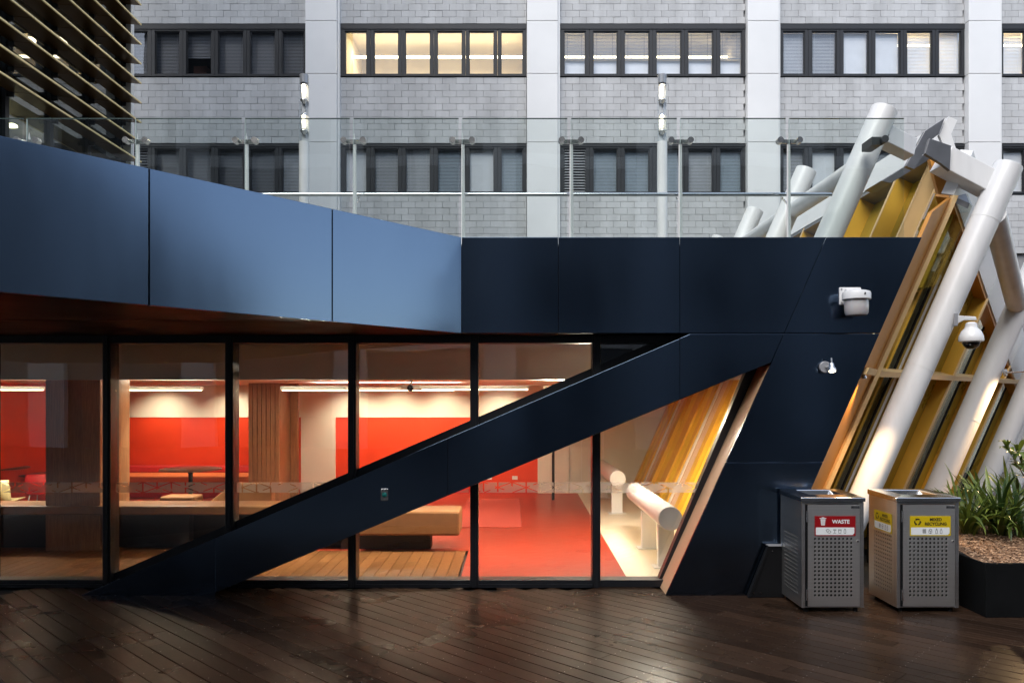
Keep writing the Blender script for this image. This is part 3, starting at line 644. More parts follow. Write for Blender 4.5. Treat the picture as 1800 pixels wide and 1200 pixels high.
for (bi, rw), ks in kinds.items():
    p0 = bays[bi][0]; x0, x1 = bX(p0) + .0, bX(bays[bi][1])
    zt0, zb0 = (bZ(43), bZ(135)) if rw == 0 else (bZ(253), bZ(341))
    pz1, pz0 = (bZ(54.5), bZ(131)) if rw == 0 else (bZ(261), bZ(338))
    fr = MB()
    lit = 'L' in ks or 'C' in ks or 'T' in ks
    # room behind the row
    rm = M['roomwarm'] if lit else M['dark']
    box('room_back', x0, x1, YW + 3.2, YW + 3.3, zb0 - .3, zt0 + .5, rm, blk)
    box('room_ceiling', x0, x1, YW + .35, YW + 3.2, zt0 + .35, zt0 + .42, rm, blk)
    box('room_floor', x0, x1, YW + .35, YW + 3.2, zb0 - .32, zb0 - .25, M['dark'], blk)
    for xx in (x0, x1 - .05): box('room_side', xx, xx + .05, YW + .35, YW + 3.2, zb0 - .3, zt0 + .4, rm, blk)
    if lit:
        zl = CZ + (700 - 101) * 24.9 / F
        if 'T' in ks: zl = CZ + (700 - 81) * 24.9 / F
        sx0 = x0 + .1 if 'T' not in ks else (bX(p0 + 225) if bi == 3 else x0 + .1)
        box('strip_lamp', sx0, x1 - .1, YW + 1.55, YW + 1.63, zl - .03, zl + .03, M['striplamp'], blk)
        add_light('strip_lamp_light', 'AREA', ((x0 + x1) / 2, YW + 1.5, zt0 + .2), 85 if 'L' in ks else (14 if 'C' in ks else 45), (1, .84, .56), blk, shape='RECTANGLE', size=4.5, size_y=.5, spread=R(170))
    # frame head and sill
    box('window_head', x0, x1, YW - .02, YW + .12, pz1 + .05, zt0 - .005, M['wframe'], blk)
    box('window_sill', x0, x1, YW - .03, YW + .12, zb0 + .005, pz0 - .05, M['wframe'], blk)
    for k, ch in enumerate(ks):
        a, b = bX(p0 + PW[k][0]), bX(p0 + PW[k][1])
        la = x0 if k == 0 else bX(p0 + (PW[k - 1][1] + PW[k][0]) / 2) + .004
        lb_ = x1 if k == 5 else bX(p0 + (PW[k][1] + PW[k + 1][0]) / 2) - .004
        m = MB(); ya, yb = YW + .0, YW + .10
        m.box(la, a, ya, yb, pz0 - .05, pz1 + .05); m.box(b, lb_, ya, yb, pz0 - .05, pz1 + .05); m.box(a, b, ya, yb, pz0 - .05, pz0); m.box(a, b, ya, yb, pz1, pz1 + .05)
        # inner sash, set back
        m.box(a, a + .03, ya + .03, yb, pz0, pz1); m.box(b - .03, b, ya + .03, yb, pz0, pz1); m.box(a + .03, b - .03, ya + .03, yb, pz0, pz0 + .03); m.box(a + .03, b - .03, ya + .03, yb, pz1 - .03, pz1)
        wn = m.build('window', M['wframe'], blk)
        if ch == 'v':
            lv = MB(); n = 16
            for q in range(n):
                z = pz0 + (q + .5) * (pz1 - pz0) / n; lv.add([(a, YW + .02, z - .02), (b, YW + .02, z - .02), (b, YW + .09, z + .035), (a, YW + .09, z + .035)], [(0, 1, 2, 3)])
            lv.build('vent_louvre', M['blind'] if bi else M['blind_d'], wn); box('vent_back', a, b, YW + .12, YW + .14, pz0, pz1, M['void'], wn); continue
        box('pane', a + .03, b - .03, YW + .05, YW + .058, pz0 + .03, pz1 - .03, M['g_bg'], wn)
        h = pz1 - pz0
        if ch in 'dhbgwr' or ch == 'C' or ch == 'T':
            if ch == 'h': h *= .60
            if ch == 'C': h *= .62
            if k == 4 and bi == 0 and rw == 0: h *= .95
            tl = .004 if ch in 'rw' else random.choice((.010, .016))
            o = bpy.data.objects.new('blind', blind_mesh(b - a, h - .02, MB_[ch], tl)); COL.objects.link(o); o.parent = wn
            o.location = (Vector(((a + b) / 2, YW + .16, pz1 - .01)) - OFF[blk.name])
            if ch in 'C': box('blind', a, b, YW + .24, YW + .25, pz0, pz0 + (pz1 - pz0) * .40, M['blind_w'], wn)
            if ch in 'T': o.location.z -= 0; o.scale.z = .985
            if ch in 'dgrwb' : box('blind_backing', a, b, YW + .20, YW + .21, pz0, pz1, MB_[ch] if ch in 'rw' else M['dark'], wn)
            if ch == 'h': box('cabinet', a + .02, a + (b - a) * .55, YW + .5, YW + .9, pz0 - .1, pz0 + .45, mat('brown_cabinet', (.10, .03, .015), .6), wn)
# ================================================================== LOUVRED BUILDING, left
XL, YL = -7.6, 16.3
lou = thing('louvred_building', 'dark glazed building with pale gold horizontal sun fins at the top left', 'building', (-8.2, 13, ZT))
kz = lambda k: CZ + (700 - 10.5 - 34.4 * k) * YL / F
segs = [YL - 1.225 * j for j in range(0, 8)]
for k in range(-5, 9):
    z = kz(k)
    for j in range(len(segs) - 1):
        y1, y0 = segs[j] - .008, segs[j + 1] + .008
        fo = prism('sun_fin', [(XL, y0, z), (XL - .36, y0, z + .03), (XL - .36, y0, z + .045), (XL, y0, z + .016)], (0, y1 - y0, 0), M['louvre'], lou)
        box('nosing', XL - .002, XL + .024, y0, y1, z - .006, z + .022, M['nosing'], fo)
for j, y in enumerate(segs):
    box('mullion', XL - .52, XL - .40, y - .05, y + .05, ZT - .1, kz(-5) + .6, M['frame'], lou)
    if j < len(segs) - 1:
        for z0, z1 in ((ZT - .1, 7.2), (7.22, 11.0), (11.02, kz(-5) + .6)):
            box('glass_pane', XL - .47, XL - .455, segs[j + 1] + .05, y - .05, z0, z1, M['g_dark'], lou)
for k in range(-5, 9):
    for y in segs: box('fin_bracket', XL - .40, XL - .30, y - .02, y + .02, kz(k) - .05, kz(k) + .09, M['frame'], lou)
box('corner_post', XL - .36, XL - .20, YL + .0, YL + .14, ZT - .1, kz(-5) + .6, M['clad'], lou)
box('end_wall', -14, XL - .53, YL + .02, YL + .12, ZT - .1, kz(-5) + .6, M['wframe'], lou)
box('unseen_storeys', -14, XL - .30, 7, YL + .1, kz(-5) + .6, 25, M['wframe'], lou)  # out-of-view block, added to shade the left bay of the block wall
box('back_wall', -14.1, -14, 7, YL + .1, ZT - .1, kz(-5) + .6, M['dark'], lou)
for z in (7.15, 10.95): box('floor_slab', -14, XL - .48, 7, YL, z, z + .22, mat('floor_edge_%d' % z, (.06, .055, .05), .7), lou)
for x_, y_, z_ in ((-9.2, 12.6, 6.85), (-9.2, 13.9, 6.85), (-9.4, 15.2, 6.85), (-9.3, 12.0, 10.5), (-10.6, 13.4, 10.4)):
    box('ceiling_lamp', x_, x_ + .5, y_, y_ + .12, z_, z_ + .05, M['lampw'], lou)
for y_ in (10.5, 13.0, 15.4): box('timber_screen', -10.6, -10.5, y_ - .45, y_ + .45, ZT, 11.0, mat('amber_screen_%d' % y_, (.25, .11, .02), .6), lou)

# building behind the viewer, seen only mirrored; size and tone shaped to darken fascia
opp = thing('opposite_building', 'out-of-view dark building with pale columns mirrored faintly in the pavilion glazing', 'building', (8, -16, 0))
box('wall', -40, 140, -17, -16, 0, 22, M['opp'], opp)
for k in range(-6, 22): box('column', k * 6.4 - 1.2, k * 6.4 + .2, -16, -15.7, 0, 22, M['opp_w'], opp)
for z in (4.2, 8.0, 11.8, 15.6): box('sill_band', -40, 140, -16, -15.9, z, z + .5, M['opp_w'], opp)

# ================================================================== TERRACE BALUSTRADE AND LIGHT POSTS
YR = 8.75
bal = thing('balustrade', 'frameless glass balustrade with steel posts along the terrace edge', 'balustrade', (0, YR, ZT - .1))
zg = CZ + 490 * YR / F; zc = CZ + 452 * YR / F
posts = [-144, 47, 238, 430, 620, 811, 1002, 1194, 1385]
for i, px in enumerate(posts):
    xx = bx(px, YR)
    po = prism('post', [(xx - .005, YR + .02, ZT - .09), (xx + .042, YR + .02, ZT - .09), (xx + .034, YR + .02, zc - .03), (xx + .012, YR + .02, zc + .10), (xx - .001, YR + .02, zc - .03)], (0, .014, 0), M['postw'], bal, bevel=.002)
    m = MB(); m.box(xx - .095, xx + .12, YR + .012, YR + .03, zc - .022, zc + .020)
    for sx in (-.105, .105): m.tube((xx + .012 + sx, YR - .045, zc), (xx + .012 + sx, YR + .03, zc), .034, .034, 16)
    m.build('clamp', M['chrome'], po, True)
ends = [(-1.2, None)]
for i in range(len(posts)):
    a = bx(posts[i], YR) + .012
    b = bx(posts[i + 1], YR) - .030 if i + 1 < len(posts) else bx(1588, YR)
    gp = box('glass_panel', a, b, YR - .014, YR - .002, ZT - .08, zg, M['g_bal'], bal)
    box('polished_edge', a, b, YR - .015, YR - .001, zg + .0005, zg + .010, M['gedge'], gp)
    for q_ in (a - .0055,): box('polished_edge', q_, q_ + .005, YR - .015, YR - .001, ZT - .08, zg, M['gedge2'], gp)
tube('handrail', (bx(455, 9.0) - 2.6, 9.0, CZ + 358 * 9.0 / F), (bx(1462, 9.0), 9.0, CZ + 358 * 9.0 / F), .022, M['steel_b'], bal, 16)
for px in (620, 811, 1002, 1194, 1385):
    xx = bx(px, YR) + .02; tube('rail_bracket', (xx, YR + .03, CZ + 340 * YR / F), (xx, 9.0, CZ + 352 * 9.0 / F), .010, M['steel_b'], bal, 8)
m = MB(); q = P(1538, 250, 8.86); m.box(q.x - .06, q.x + .05, q.y - .06, q.y + .2, q.z - .05, q.z + .04); m.tube((q.x + .06, q.y - .12, q.z), (q.x + .06, q.y, q.z), .04)
m.build('clamp', mat('dark_fitting', (.12, .12, .12), .4, .8), bal, True)

YPOST = 14.0
for px, lab in ((534.5, 'glowing light post beside the left white column, behind the balustrade'), (1164, 'glowing light post nearer the white tubes, behind the balustrade')):
    q = P(px, 133, YPOST)
    lp = thing('light_post', lab, 'light post', (q.x, YPOST, ZT - .07), 'light posts on the terrace')
    zt_, zl_ = q.z, CZ + (700 - 250) * YPOST / F
    tube('pole', (q.x, YPOST, ZT - .07), (q.x, YPOST, zl_), .088, M['white'], lp, 28)
    tube('glass_tube', (q.x, YPOST, zl_ + .003), (q.x, YPOST, zt_), .084, M['g_tube'], lp, 28)
    box('rear_shield', q.x - .05, q.x + .075, YPOST + .045, YPOST + .06, zl_ + .01, zt_ - .15, M['white'], lp)
    tube('cap', (q.x, YPOST, zt_ - .14), (q.x, YPOST, zt_ + .01), .074, M['greyplastic'], lp, 24)
    for k, zz in enumerate((zt_ - .26, zt_ - .80)):
        h_ = lathe('lamp', [(.006, .12), (.022, .10), (.026, -.03), (.016, -.11), (.005, -.12)], (q.x - .01, YPOST - .01, zz), M['lampc'], lp, 16)
        lathe('reflector', [(.02, .07), (.055, .02), (.057, .01), (.02, .06)], (q.x, YPOST, zz + .08), M['steel_b'], lp, 16)
        lathe('baffle', [(.02, .0), (.070, .05), (.072, .04), (.02, -.02)], (q.x, YPOST, zz - .22), M['chrome'], lp, 16)
        tube('stem', (q.x + .03, YPOST, zz - .3), (q.x + .03, YPOST, zz + .25), .008, M['chrome'], lp, 8)

# ================================================================== BINS
def text_mesh(s, size, bold=.0):
    cu = bpy.data.curves.new('t', 'FONT'); cu.body = s; cu.size = size; cu.align_x = 'CENTER'; cu.align_y = 'CENTER'; cu.offset = bold; cu.fill_mode = 'FRONT'
    o = bpy.data.objects.new('t', cu); COL.objects.link(o); bpy.context.view_layer.update()
    me = bpy.data.meshes.new_from_object(o.evaluated_get(bpy.context.evaluated_depsgraph_get()))
    v = [tuple(q.co) for q in me.vertices]; f = [tuple(p.vertices) for p in me.polygons]
    bpy.data.objects.remove(o); bpy.data.curves.remove(cu); bpy.data.meshes.remove(me); return v, f
def line2(pts, w, closed=False):
    v = []; f = []; n = len(pts)
    for i in range(n if closed else n - 1):
        a = Vector((*pts[i], 0)); b = Vector((*pts[(i + 1) % n], 0)); t = (b - a).normalized(); s = Vector((-t.y, t.x, 0)) * (w / 2); a = a - t * w / 2; b = b + t * w / 2
        k = len(v); v += [a - s, b - s, b + s, a + s]; f.append((k, k + 1, k + 2, k + 3))
    return v, f
def recycle2(r):
    V_, F_ = [], []
    for k in range(3):
        a0 = R(90 + 120 * k - 46); n = 7; k0 = len(V_)
        for i in range(n):
            t = a0 + R(70) * i / (n - 1)
            for rr in (r * .62, r * 1.0): V_.append((rr * math.cos(t), rr * math.sin(t), 0))
        for i in range(n - 1): F_.append((k0 + 2 * i, k0 + 2 * i + 1, k0 + 2 * i + 3, k0 + 2 * i + 2))
        t = a0 + R(70); k1 = len(V_)
        V_ += [(r * .42 * math.cos(t), r * .42 * math.sin(t), 0), (r * 1.2 * math.cos(t), r * 1.2 * math.sin(t), 0), (r * .83 * math.cos(t + R(30)), r * .83 * math.sin(t + R(30)), 0)]
        F_.append((k1, k1 + 1, k1 + 2))
    return V_, F_
def sign(parent, kind, mp, w_, h_, th):
    """mp maps sign coords (u right, v up, t out) to world"""
    body = M['signred'] if kind == 'waste' else M['signyel']; inkm = M['signwhite'] if kind == 'waste' else M['ink']
    def flat(nm, vf, m, t, par): v, f = vf; return mesh(nm, [mp(a[0], a[1], t) for a in v], f, m, par)
    c = .008; pl = [(-w_/2, -h_/2), (w_/2, -h_/2), (w_/2, h_/2), (-w_/2, h_/2)]
    v = [mp(a, b, 0) for a, b in pl] + [mp(a, b, th) for a, b in pl]
    sg = mesh('sign', v, BOXF, body, parent)
    wz0, wz1 = -h_/2 + .010, -h_/2 + h_ * .43
    flat('white_strip', ([(-w_/2 + .010, wz0), (w_/2 - .03, wz0), (w_/2 - .012, wz0 + .018), (w_/2 - .012, wz1), (-w_/2 + .010, wz1)], [(0, 1, 2, 3, 4)]), M['signwhite'], th + .0012, sg)
    zc_ = h_ * .21
    def sh(vf, du, dv): return ([(a[0] + du, a[1] + dv, 0) for a in vf[0]], vf[1])
    if kind == 'waste':
        flat('lettering', sh(text_mesh('WASTE', .052, .0016), w_ * .14, zc_), M['signwhite'], th + .0014, sg)
        mb = MB(); mb.add(*[([(-.024, .026, 0), (-.018, -.034, 0), (.018, -.034, 0), (.024, .026, 0)]), [(0, 1, 2, 3)]]); mb.add(*line2([(-.030, .034), (.030, .034)], .007)); mb.add(*line2([(-.010, .042), (.010, .042)], .006))
        flat('bin_icon', sh((mb.v, mb.f), -w_ * .30, zc_), M['signwhite'], th + .0014, sg)
        mb = MB()
        for xx in (-.010, 0, .010): mb.add(*line2([(xx * 1.1, .020), (xx, -.028)], .003))
        flat('bin_icon_slots', sh((mb.v, mb.f), -w_ * .30, zc_), M['signred'], th + .002, sg)
    else:
        flat('lettering', sh(text_mesh('MIXED', .040, .0014), w_ * .13, zc_ + .021), M['ink'], th + .0014, sg)
        flat('lettering', sh(text_mesh('RECYCLING', .040, .0014), w_ * .13, zc_ - .021), M['ink'], th + .0014, sg)
        flat('recycling_arrows', sh(recycle2(.034), -w_ * .315, zc_), M['ink'], th + .0014, sg)
    mbs = [MB() for _ in range(4)]; lw = .0032; cy = (wz0 + wz1) / 2; us = [-.065, -.005, .045, .095] if kind == 'waste' else [-.06, .0, .06, .105]
    def ic(pts, k, closed=True): mbs[k].add(*[(lambda vf: [(a[0] + us[k], a[1] + cy, 0) for a in vf[0]])(line2(pts, lw, closed)), line2(pts, lw, closed)[1]])
    if kind == 'waste':
        ic([(-.026, .012), (-.006, .020), (.024, -.006), (.012, -.020), (-.012, -.012)], 0); ic([(-.010, .006), (.004, -.004)], 0, False)
        ic([(-.014, .016), (.014, .016)], 1, False); ic([(-.012, .008), (.012, .008)], 1, False); ic([(0, .008), (0, -.014)], 1, False); ic([(-.012, -.018), (.012, -.018)], 1, False)
        ic([(-.014, .016), (.014, .016), (.010, -.020), (-.010, -.020)], 2); ic([(-.013, .008), (.013, .008)], 2, False)
        ic([(-.004, .022), (.004, .022), (.009, .006), (.009, -.016), (.004, -.022), (-.004, -.022), (-.009, -.016), (-.009, .006)], 3)
    else:
        ic([(-.014, .018), (.014, .018), (.014, -.018), (-.014, -.018)], 0)
        for q in (-.010, -.003, .004, .011): ic([(-.009, q), (.009, q)], 0, False)
        ic([(-.016, .006), (0, .0), (0, -.022), (-.016, -.016)], 1); ic([(0, .0), (.014, .007), (.014, -.014), (0, -.022)], 1); ic([(-.016, .006), (-.004, .020), (.012, .018), (.014, .007)], 1, False)
        for k in (2, 3): ic([(-.003, .024), (.003, .024), (.003, .014), (.009, .004), (.009, -.022), (-.009, -.022), (-.009, .004), (-.003, .014)], k)
    for mb in mbs: flat('icon', (mb.v, mb.f), M['ink'], th + .0022, sg)
    return sg
def perforated(name, mp, x0, x1, z0, z1, xs, zs, r, th, m, parent):
    """sheet with real round holes; mp maps (u, v, t) to world"""
    v = []; f = []
    def rect(a, b, c, d_):
        if b - a < 1e-5 or d_ - c < 1e-5: return
        k = len(v); v.extend([mp(a, c, 0), mp(b, c, 0), mp(b, d_, 0), mp(a, d_, 0)]); f.append((k, k + 1, k + 2, k + 3))
    px_, pz_ = xs[1] - xs[0], zs[1] - zs[0]
    ax0, ax1, az0, az1 = xs[0] - px_ / 2, xs[-1] + px_ / 2, zs[0] - pz_ / 2, zs[-1] + pz_ / 2
    rect(x0, x1, z0, az0); rect(x0, x1, az1, z1); rect(x0, ax0, az0, az1); rect(ax1, x1, az0, az1)
    for xx in xs:
        for zz in zs:
            k = len(v); sq = []
            for t in range(8):
                a = t * math.pi / 4; c, s = math.cos(a), math.sin(a); mx = max(abs(c), abs(s)); sq.append((c / mx * px_ / 2, s / mx * pz_ / 2))
            for a, b in sq: v.append(mp(xx + a, zz + b, 0))
            for t in range(8): a = t * math.pi / 4; v.append(mp(xx + r * math.cos(a), zz + r * math.sin(a), 0))
            for t in range(8): a = t * math.pi / 4; v.append(mp(xx + r * math.cos(a), zz + r * math.sin(a), -th))
            for t in range(8):
                n_ = (t + 1) % 8; f.append((k + t, k + n_, k + 8 + n_, k + 8 + t)); f.append((k + 8 + t, k + 8 + n_, k + 16 + n_, k + 16 + t))
    return mesh(name, v, f, m, parent)
M['anis'] = mat('brushed_door_steel', (.96, .94, .92), .56, 1.0, .05, 3, bump=.04, bscale=25, stretch=(.5, .5, 60), rvar=.05)
_b = M['anis'].node_tree.nodes['Principled BSDF']; _b.inputs['Anisotropic'].default_value = .75
_t = M['anis'].node_tree.nodes.new('ShaderNodeTangent'); _t.direction_type = 'RADIAL'; _t.axis = 'Z'; M['anis'].node_tree.links.new(_t.outputs[0], _b.inputs['Tangent'])
def make_bin(x0, kind, label):
    y0, y1, x1 = 7.82, 8.44, x0 + .61; zb, zl = .045, 1.085
    b = thing('litter_bin', label, 'bin', (x0 + .305, 8.13, 0), 'stainless steel litter bins')
    # carcass: corner posts, back and sides as one shell, dark liner inside
    m = MB()
    for xa, xb in ((x0, x0 + .035), (x1 - .035, x1)):
        m.box(xa, xb, y0 + .002, y0 + .045, zb, zl)
    m.box(x0 + .036, x1 - .036, y0 + .012, y0 + .045, zl - .022, zl); m.box(x0 + .036, x1 - .036, y0 + .012, y0 + .045, zb, zb + .012)
    m.box(x0, x1, y1 - .01, y1, zb, zl)
    m.box(x1 - .008, x1, y0 + .046, y1 - .011, zb, zl); m.box(x0 + .008, x1 - .01, y0 + .05, y1 - .012, zb, zb + .01)
    m.build('body', M['steel'], b, bevel=.006)
    nx = 10; xs = [x0 + .13 + .0395 * k for k in range(nx)]; zs = [zb + .125 + .0395 * k for k in range(15)]
    dmap = lambda u, v, t: (u, y0 - t, v)
    door = perforated('door', dmap, x0 + .058, x1 - .040, zb + .016, zl - .026, xs, zs, .0122, .006, M['anis'], b)
    box('door_edge', x0 + .0375, x0 + .056, y0 - .001, y0 + .012, zb + .016, zl - .026, M['black'], door)
    for zz in (zb + .13, zl - .14): tube('hinge', (x0 + .050, y0 - .008, zz - .055), (x0 + .050, y0 - .008, zz + .055), .008, M['steel_b'], door, 12)
    tube('lock', (x1 - .062, y0 - .007, .70), (x1 - .062, y0 + .002, .70), .010, M['chrome'], door, 12)
    box('maker_plate', x1 - .128, x1 - .045, y0 - .004, y0 - .0005, zl - .062, zl - .036, M['steel_b'], door)
    mesh('maker_mark', [(x1 - .120, y0 - .0046, zl - .055), (x1 - .112, y0 - .0046, zl - .055), (x1 - .106, y0 - .0046, zl - .042), (x1 - .116, y0 - .0046, zl - .044)], [(0, 1, 2, 3)], M['ink'], door)
    # side with holes
    ys_ = [y0 + .13 + .0395 * k for k in range(10)]
    sd_ = perforated('side_panel', lambda u, v, t: (x0 - t * 1.0 + .001, u, v), y0 + .046, y1 - .011, zb, zl, ys_, zs, .0122, .006, M['steel'], b)
    box('liner', x0 + .05, x1 - .05, y0 + .06, y1 - .06, zb + .02, zl - .16, M['void'], b)
    # lid with open chute
    L0, L1, Ya, Yb = x0 - .012, x1 + .012, y0 - .015, y1 + .012; zt_ = 1.142
    hx0, hx1, hy0, hy1 = x0 + .13, x1 - .13, y0 + .15, y1 - .10; g = .05
    o_ = [(L0, Ya, zl + .004), (L1, Ya, zl + .004), (L1, Yb, zl + .004), (L0, Yb, zl + .004)]
    t_ = [(L0, Ya, zt_ - .012), (L1, Ya, zt_ - .012), (L1, Yb, zt_), (L0, Yb, zt_)]
    i_ = [(hx0, hy0, zt_), (hx1, hy0, zt_), (hx1, hy1, zt_ + .004), (hx0, hy1, zt_ + .004)]
    j_ = [(hx0 + g, hy0 + g, zt_ - .10), (hx1 - g, hy0 + g, zt_ - .10), (hx1 - g, hy1 - .02, zt_ - .10), (hx0 + g, hy1 - .02, zt_ - .10)]
    vv = o_ + t_ + i_ + j_; ff = []
    for k in range(4):
        n_ = (k + 1) % 4; ff += [(k, n_, 4 + n_, 4 + k), (4 + k, 4 + n_, 8 + n_, 8 + k), (8 + k, 8 + n_, 12 + n_, 12 + k)]
    ld = mesh('lid', vv, ff, M['steel_b'], b, bevel=.008)
    m = MB()
    for xx in (x0 + .06, x1 - .06):
        for yy in (y0 + .06, y1 - .06): m.tube((xx, yy, 0), (xx, yy, zb), .022, .022, 12)
    m.build('feet', M['black'], b, True)
    cxs = x0 + .325; czs = zl - .235
    sign(door, kind, lambda u, v, t: (cxs + u, y0 - .002 - t, czs + v), .40, .195, .003)
    if kind != 'waste':
        cys = (y0 + y1) / 2 - .02
        sign(sd_, kind, lambda u, v, t: (x0 - .002 - t, cys - u, czs + v), .38, .195, .003)
    return b
make_bin(2.846, 'waste', 'stainless steel bin with red WASTE sign beside the dark leaning leg')
make_bin(3.780, 'recycling', 'stainless steel bin with yellow MIXED RECYCLING signs next to the planter')

# ================================================================== SMALL FITTINGS OUTSIDE
kg = thing('kick_guard', 'small black metal wedge guard at the foot of the leaning leg', 'guard', tuple(P(1345, 1047, 8.47)))
q = [P(1352, 960, 8.4), P(1376, 960, 8.4), P(1379, 1050, 8.4), P(1316, 1050, 8.4)]
for p in q[2:]: p.z = 0.002
prism('plate', q, (0, .09, 0), M['black'], kg, bevel=.004)
prism('rim', [q[0] + Vector((-.012, -.012, .008)), q[0] + Vector((.012, -.012, .008)), q[3] + Vector((.02, -.012, 0)), q[3] + Vector((-.012, -.012, 0))], (0, .03, 0), M['black'], kg, bevel=.003)
tube('rod', P(1374, 961, 8.38), P(1376, 953, 8.38), .006, M['steel_b'], kg, 8)
prism('top_plate', [q[0] + Vector((-.01, -.015, .004)), q[1] + Vector((0, -.015, .004)), q[1] + Vector((0, -.015, .012)), q[0] + Vector((-.01, -.015, .012))], (0, .10, 0), M['greyplastic'], kg)
for px, py in ((1325, 1041), (1338, 1041), (1358, 968)):
    c = P(px, py, 8.385); tube('screw', c, c + Vector((0, .02, 0)), .006, M['steel_b'], kg, 10)

pb = thing('push_button', 'small steel plate with a green push button on the diagonal brace', 'button', tuple(P(676, 881, 8.49)))
c = P(676, 869, 8.49); box('plate', c.x - .040, c.x + .040, c.y - .004, c.y + .009, c.z - .064, c.z + .064, M['chrome'], pb, bevel=.003)
tube('collar', c + Vector((0, -.004, 0)), c + Vector((0, -.012, 0)), .034, M['steel_b'], pb, 24); lathe_v = lathev([(.001, .022), (.016, .019), (.025, .010), (.027, 0)], (0, 0, 0), 24)
mesh('button', [(c.x + a, c.y - .012 - z_, c.z + b_) for a, b_, z_ in lathe_v[0]], lathe_v[1], M['teal'], pb, True)
tube('screw', c + Vector((0, -.004, .050)), c + Vector((0, -.007, .050)), .005, M['greyplastic'], pb, 10)

sr = thing('alarm_beacon', 'white plastic alarm beacon with clear drum high on the dark leg', 'alarm', tuple(P(1505, 556, 8.34)))
c = P(1493, 520, 8.49)
m = MB(); m.box(c.x - .11, c.x + .12, c.y - .012, c.y + .008, c.z - .095, c.z + .09); m.box(c.x - .06, c.x + .10, c.y - .07, c.y - .0125, c.z - .02, c.z + .07); m.build('bracket', M['plastic'], sr, bevel=.006)
for a, b_ in ((-.09, .07), (-.09, -.075), (-.02, .07), (.09, .07)): tube('screw', (c.x + a, c.y - .018, c.z + b_), (c.x + a, c.y - .010, c.z + b_), .008, M['greyplastic'], sr, 10)
hc = P(1505.5, 527, 8.335)
lathe('cap', [(.0, .098), (.10, .096), (.134, .084), (.142, .066), (.142, .006), (.136, 0), (.0, 0)], hc, M['plastic'], sr, 40)
pv, pf = [], []
nrib = 60
prof = [(.118, -.001), (.120, -.07), (.116, -.135), (.104, -.160), (.0, -.168)]
for i in range(nrib):
    t = 2 * math.pi * i / nrib
    for j, (r_, z_) in enumerate(prof): k = 1 + (.012 if i % 2 and j < 3 else 0); pv.append((hc.x + r_ * k * math.cos(t), hc.y + r_ * k * math.sin(t), hc.z + z_))
for i in range(nrib):
    j = (i + 1) % nrib
    for k in range(4): pf.append((i * 5 + k, j * 5 + k, j * 5 + k + 1, i * 5 + k + 1))
mesh('drum', pv, pf, M['drum'], sr, True)
prism('maker_mark', [(hc.x + .018, hc.y - .1425, hc.z + .040), (hc.x + .034, hc.y - .141, hc.z + .040), (hc.x + .040, hc.y - .140, hc.z + .052), (hc.x + .026, hc.y - .143, hc.z + .066)], (0, .006, 0), M['ink'], sr)

def spotlight(label, wallp, headp, aim, r, L_, energy, backdir, grp='small spotlights on wall and tubes', plate=.055, spread=70):
    s = thing('spotlight', label, 'spotlight', tuple(wallp), grp)
    wallp, headp, aim = Vector(wallp), Vector(headp), Vector(aim); dr = (aim - headp).normalized()
    bd = Vector(backdir).normalized()
    mb_ = MB(); a = bd.orthogonal().normalized(); 
    tube('base', wallp, wallp - bd * .035, plate, M['greyplastic'], s, 24, bevel=.006)
    m = MB(); m.tube(wallp - bd * .03, headp - dr * L_ * .5, .012, .012, 10); m.tube(headp - dr * L_ * .8, headp - dr * L_ * 1.15 + Vector((0, 0, .05)), .009, .009, 8); m.build('arm', M['chrome'], s, True)
    # flared head with open mouth
    pr = [(.012, -L_), (r * .62, -L_ * .95), (r * .7, -L_ * .4), (r, -L_ * .25), (r, 0), (r * .86, 0), (r * .80, -L_ * .2)]
    v, f = lathev(pr, (0, 0, 0), 24); q_ = dr.to_track_quat('Z', 'Y'); mesh('head', [headp + q_ @ Vector(x_) for x_ in v], f, M['chrome'], s, True)
    v, f = lathev([(0.001, .001), (r * .78, 0), (r * .78, -.006), (.001, -.006)], (0, 0, 0), 24); mesh('lens', [headp + q_ @ (Vector(x_) + Vector((0, 0, -L_ * .02))) for x_ in v], f, M['lampc'], s, True)
    add_light('spotlight_lamp', 'SPOT', headp + dr * .03, energy, (1, .66, .33), s, aim=tuple(headp + dr), spot_size=R(spread), spot_blend=1.0, shadow_soft_size=.03)
    return s
wp = P(1449, 645, 8.49)
spotlight('lit chrome spotlight on the dark leg above the bins', wp, P(1463, 652, 8.34), P(1476, 760, 8.0), .042, .09, 26, (0, 1, 0), plate=.062)
wp = P(1512, 655, 8.66)
spotlight('slim spotlight tucked at the edge of the leg beside the gold corner', wp, P(1519, 665, 8.62), T[0][0] + Vector((.35, -.45, -.3)), .026, .085, 80, (-.5, .6, 0), plate=.035, spread=95)
tb = T[1][0] + e * 2.45
spotlight('spotlight on the second white tube at the right edge', tb + Vector((.13, -.13, 0)), tb + Vector((.42, -.28, -.02)), T[1][0] + Vector((.05, -.7, -.3)), .04, .10, 105, (-.7, .7, 0), plate=.05, spread=130)
tb0 = T[0][0] + e * 2.35
dm = thing('dome_camera', 'white dome security camera on a bracket fixed to the first white tube', 'camera', tuple(P(1700, 620, 8.9)))
q = P(1679, 560, 8.93); box('mount', q.x - .03, q.x + .012, q.y - .04, q.y + .10, q.z - .085, q.z + .06, M['greyplastic'], dm, bevel=.006)
prism('arm', [q + Vector((.012, -.02, -.06)), q + Vector((.012, -.02, .035)), q + Vector((.225, -.02, .022)), q + Vector((.235, -.02, -.02)), q + Vector((.19, -.02, -.015)), q + Vector((.09, -.02, -.02))], (0, .05, 0), M['white'], dm, bevel=.008)
c = P(1707, 600, 8.93)
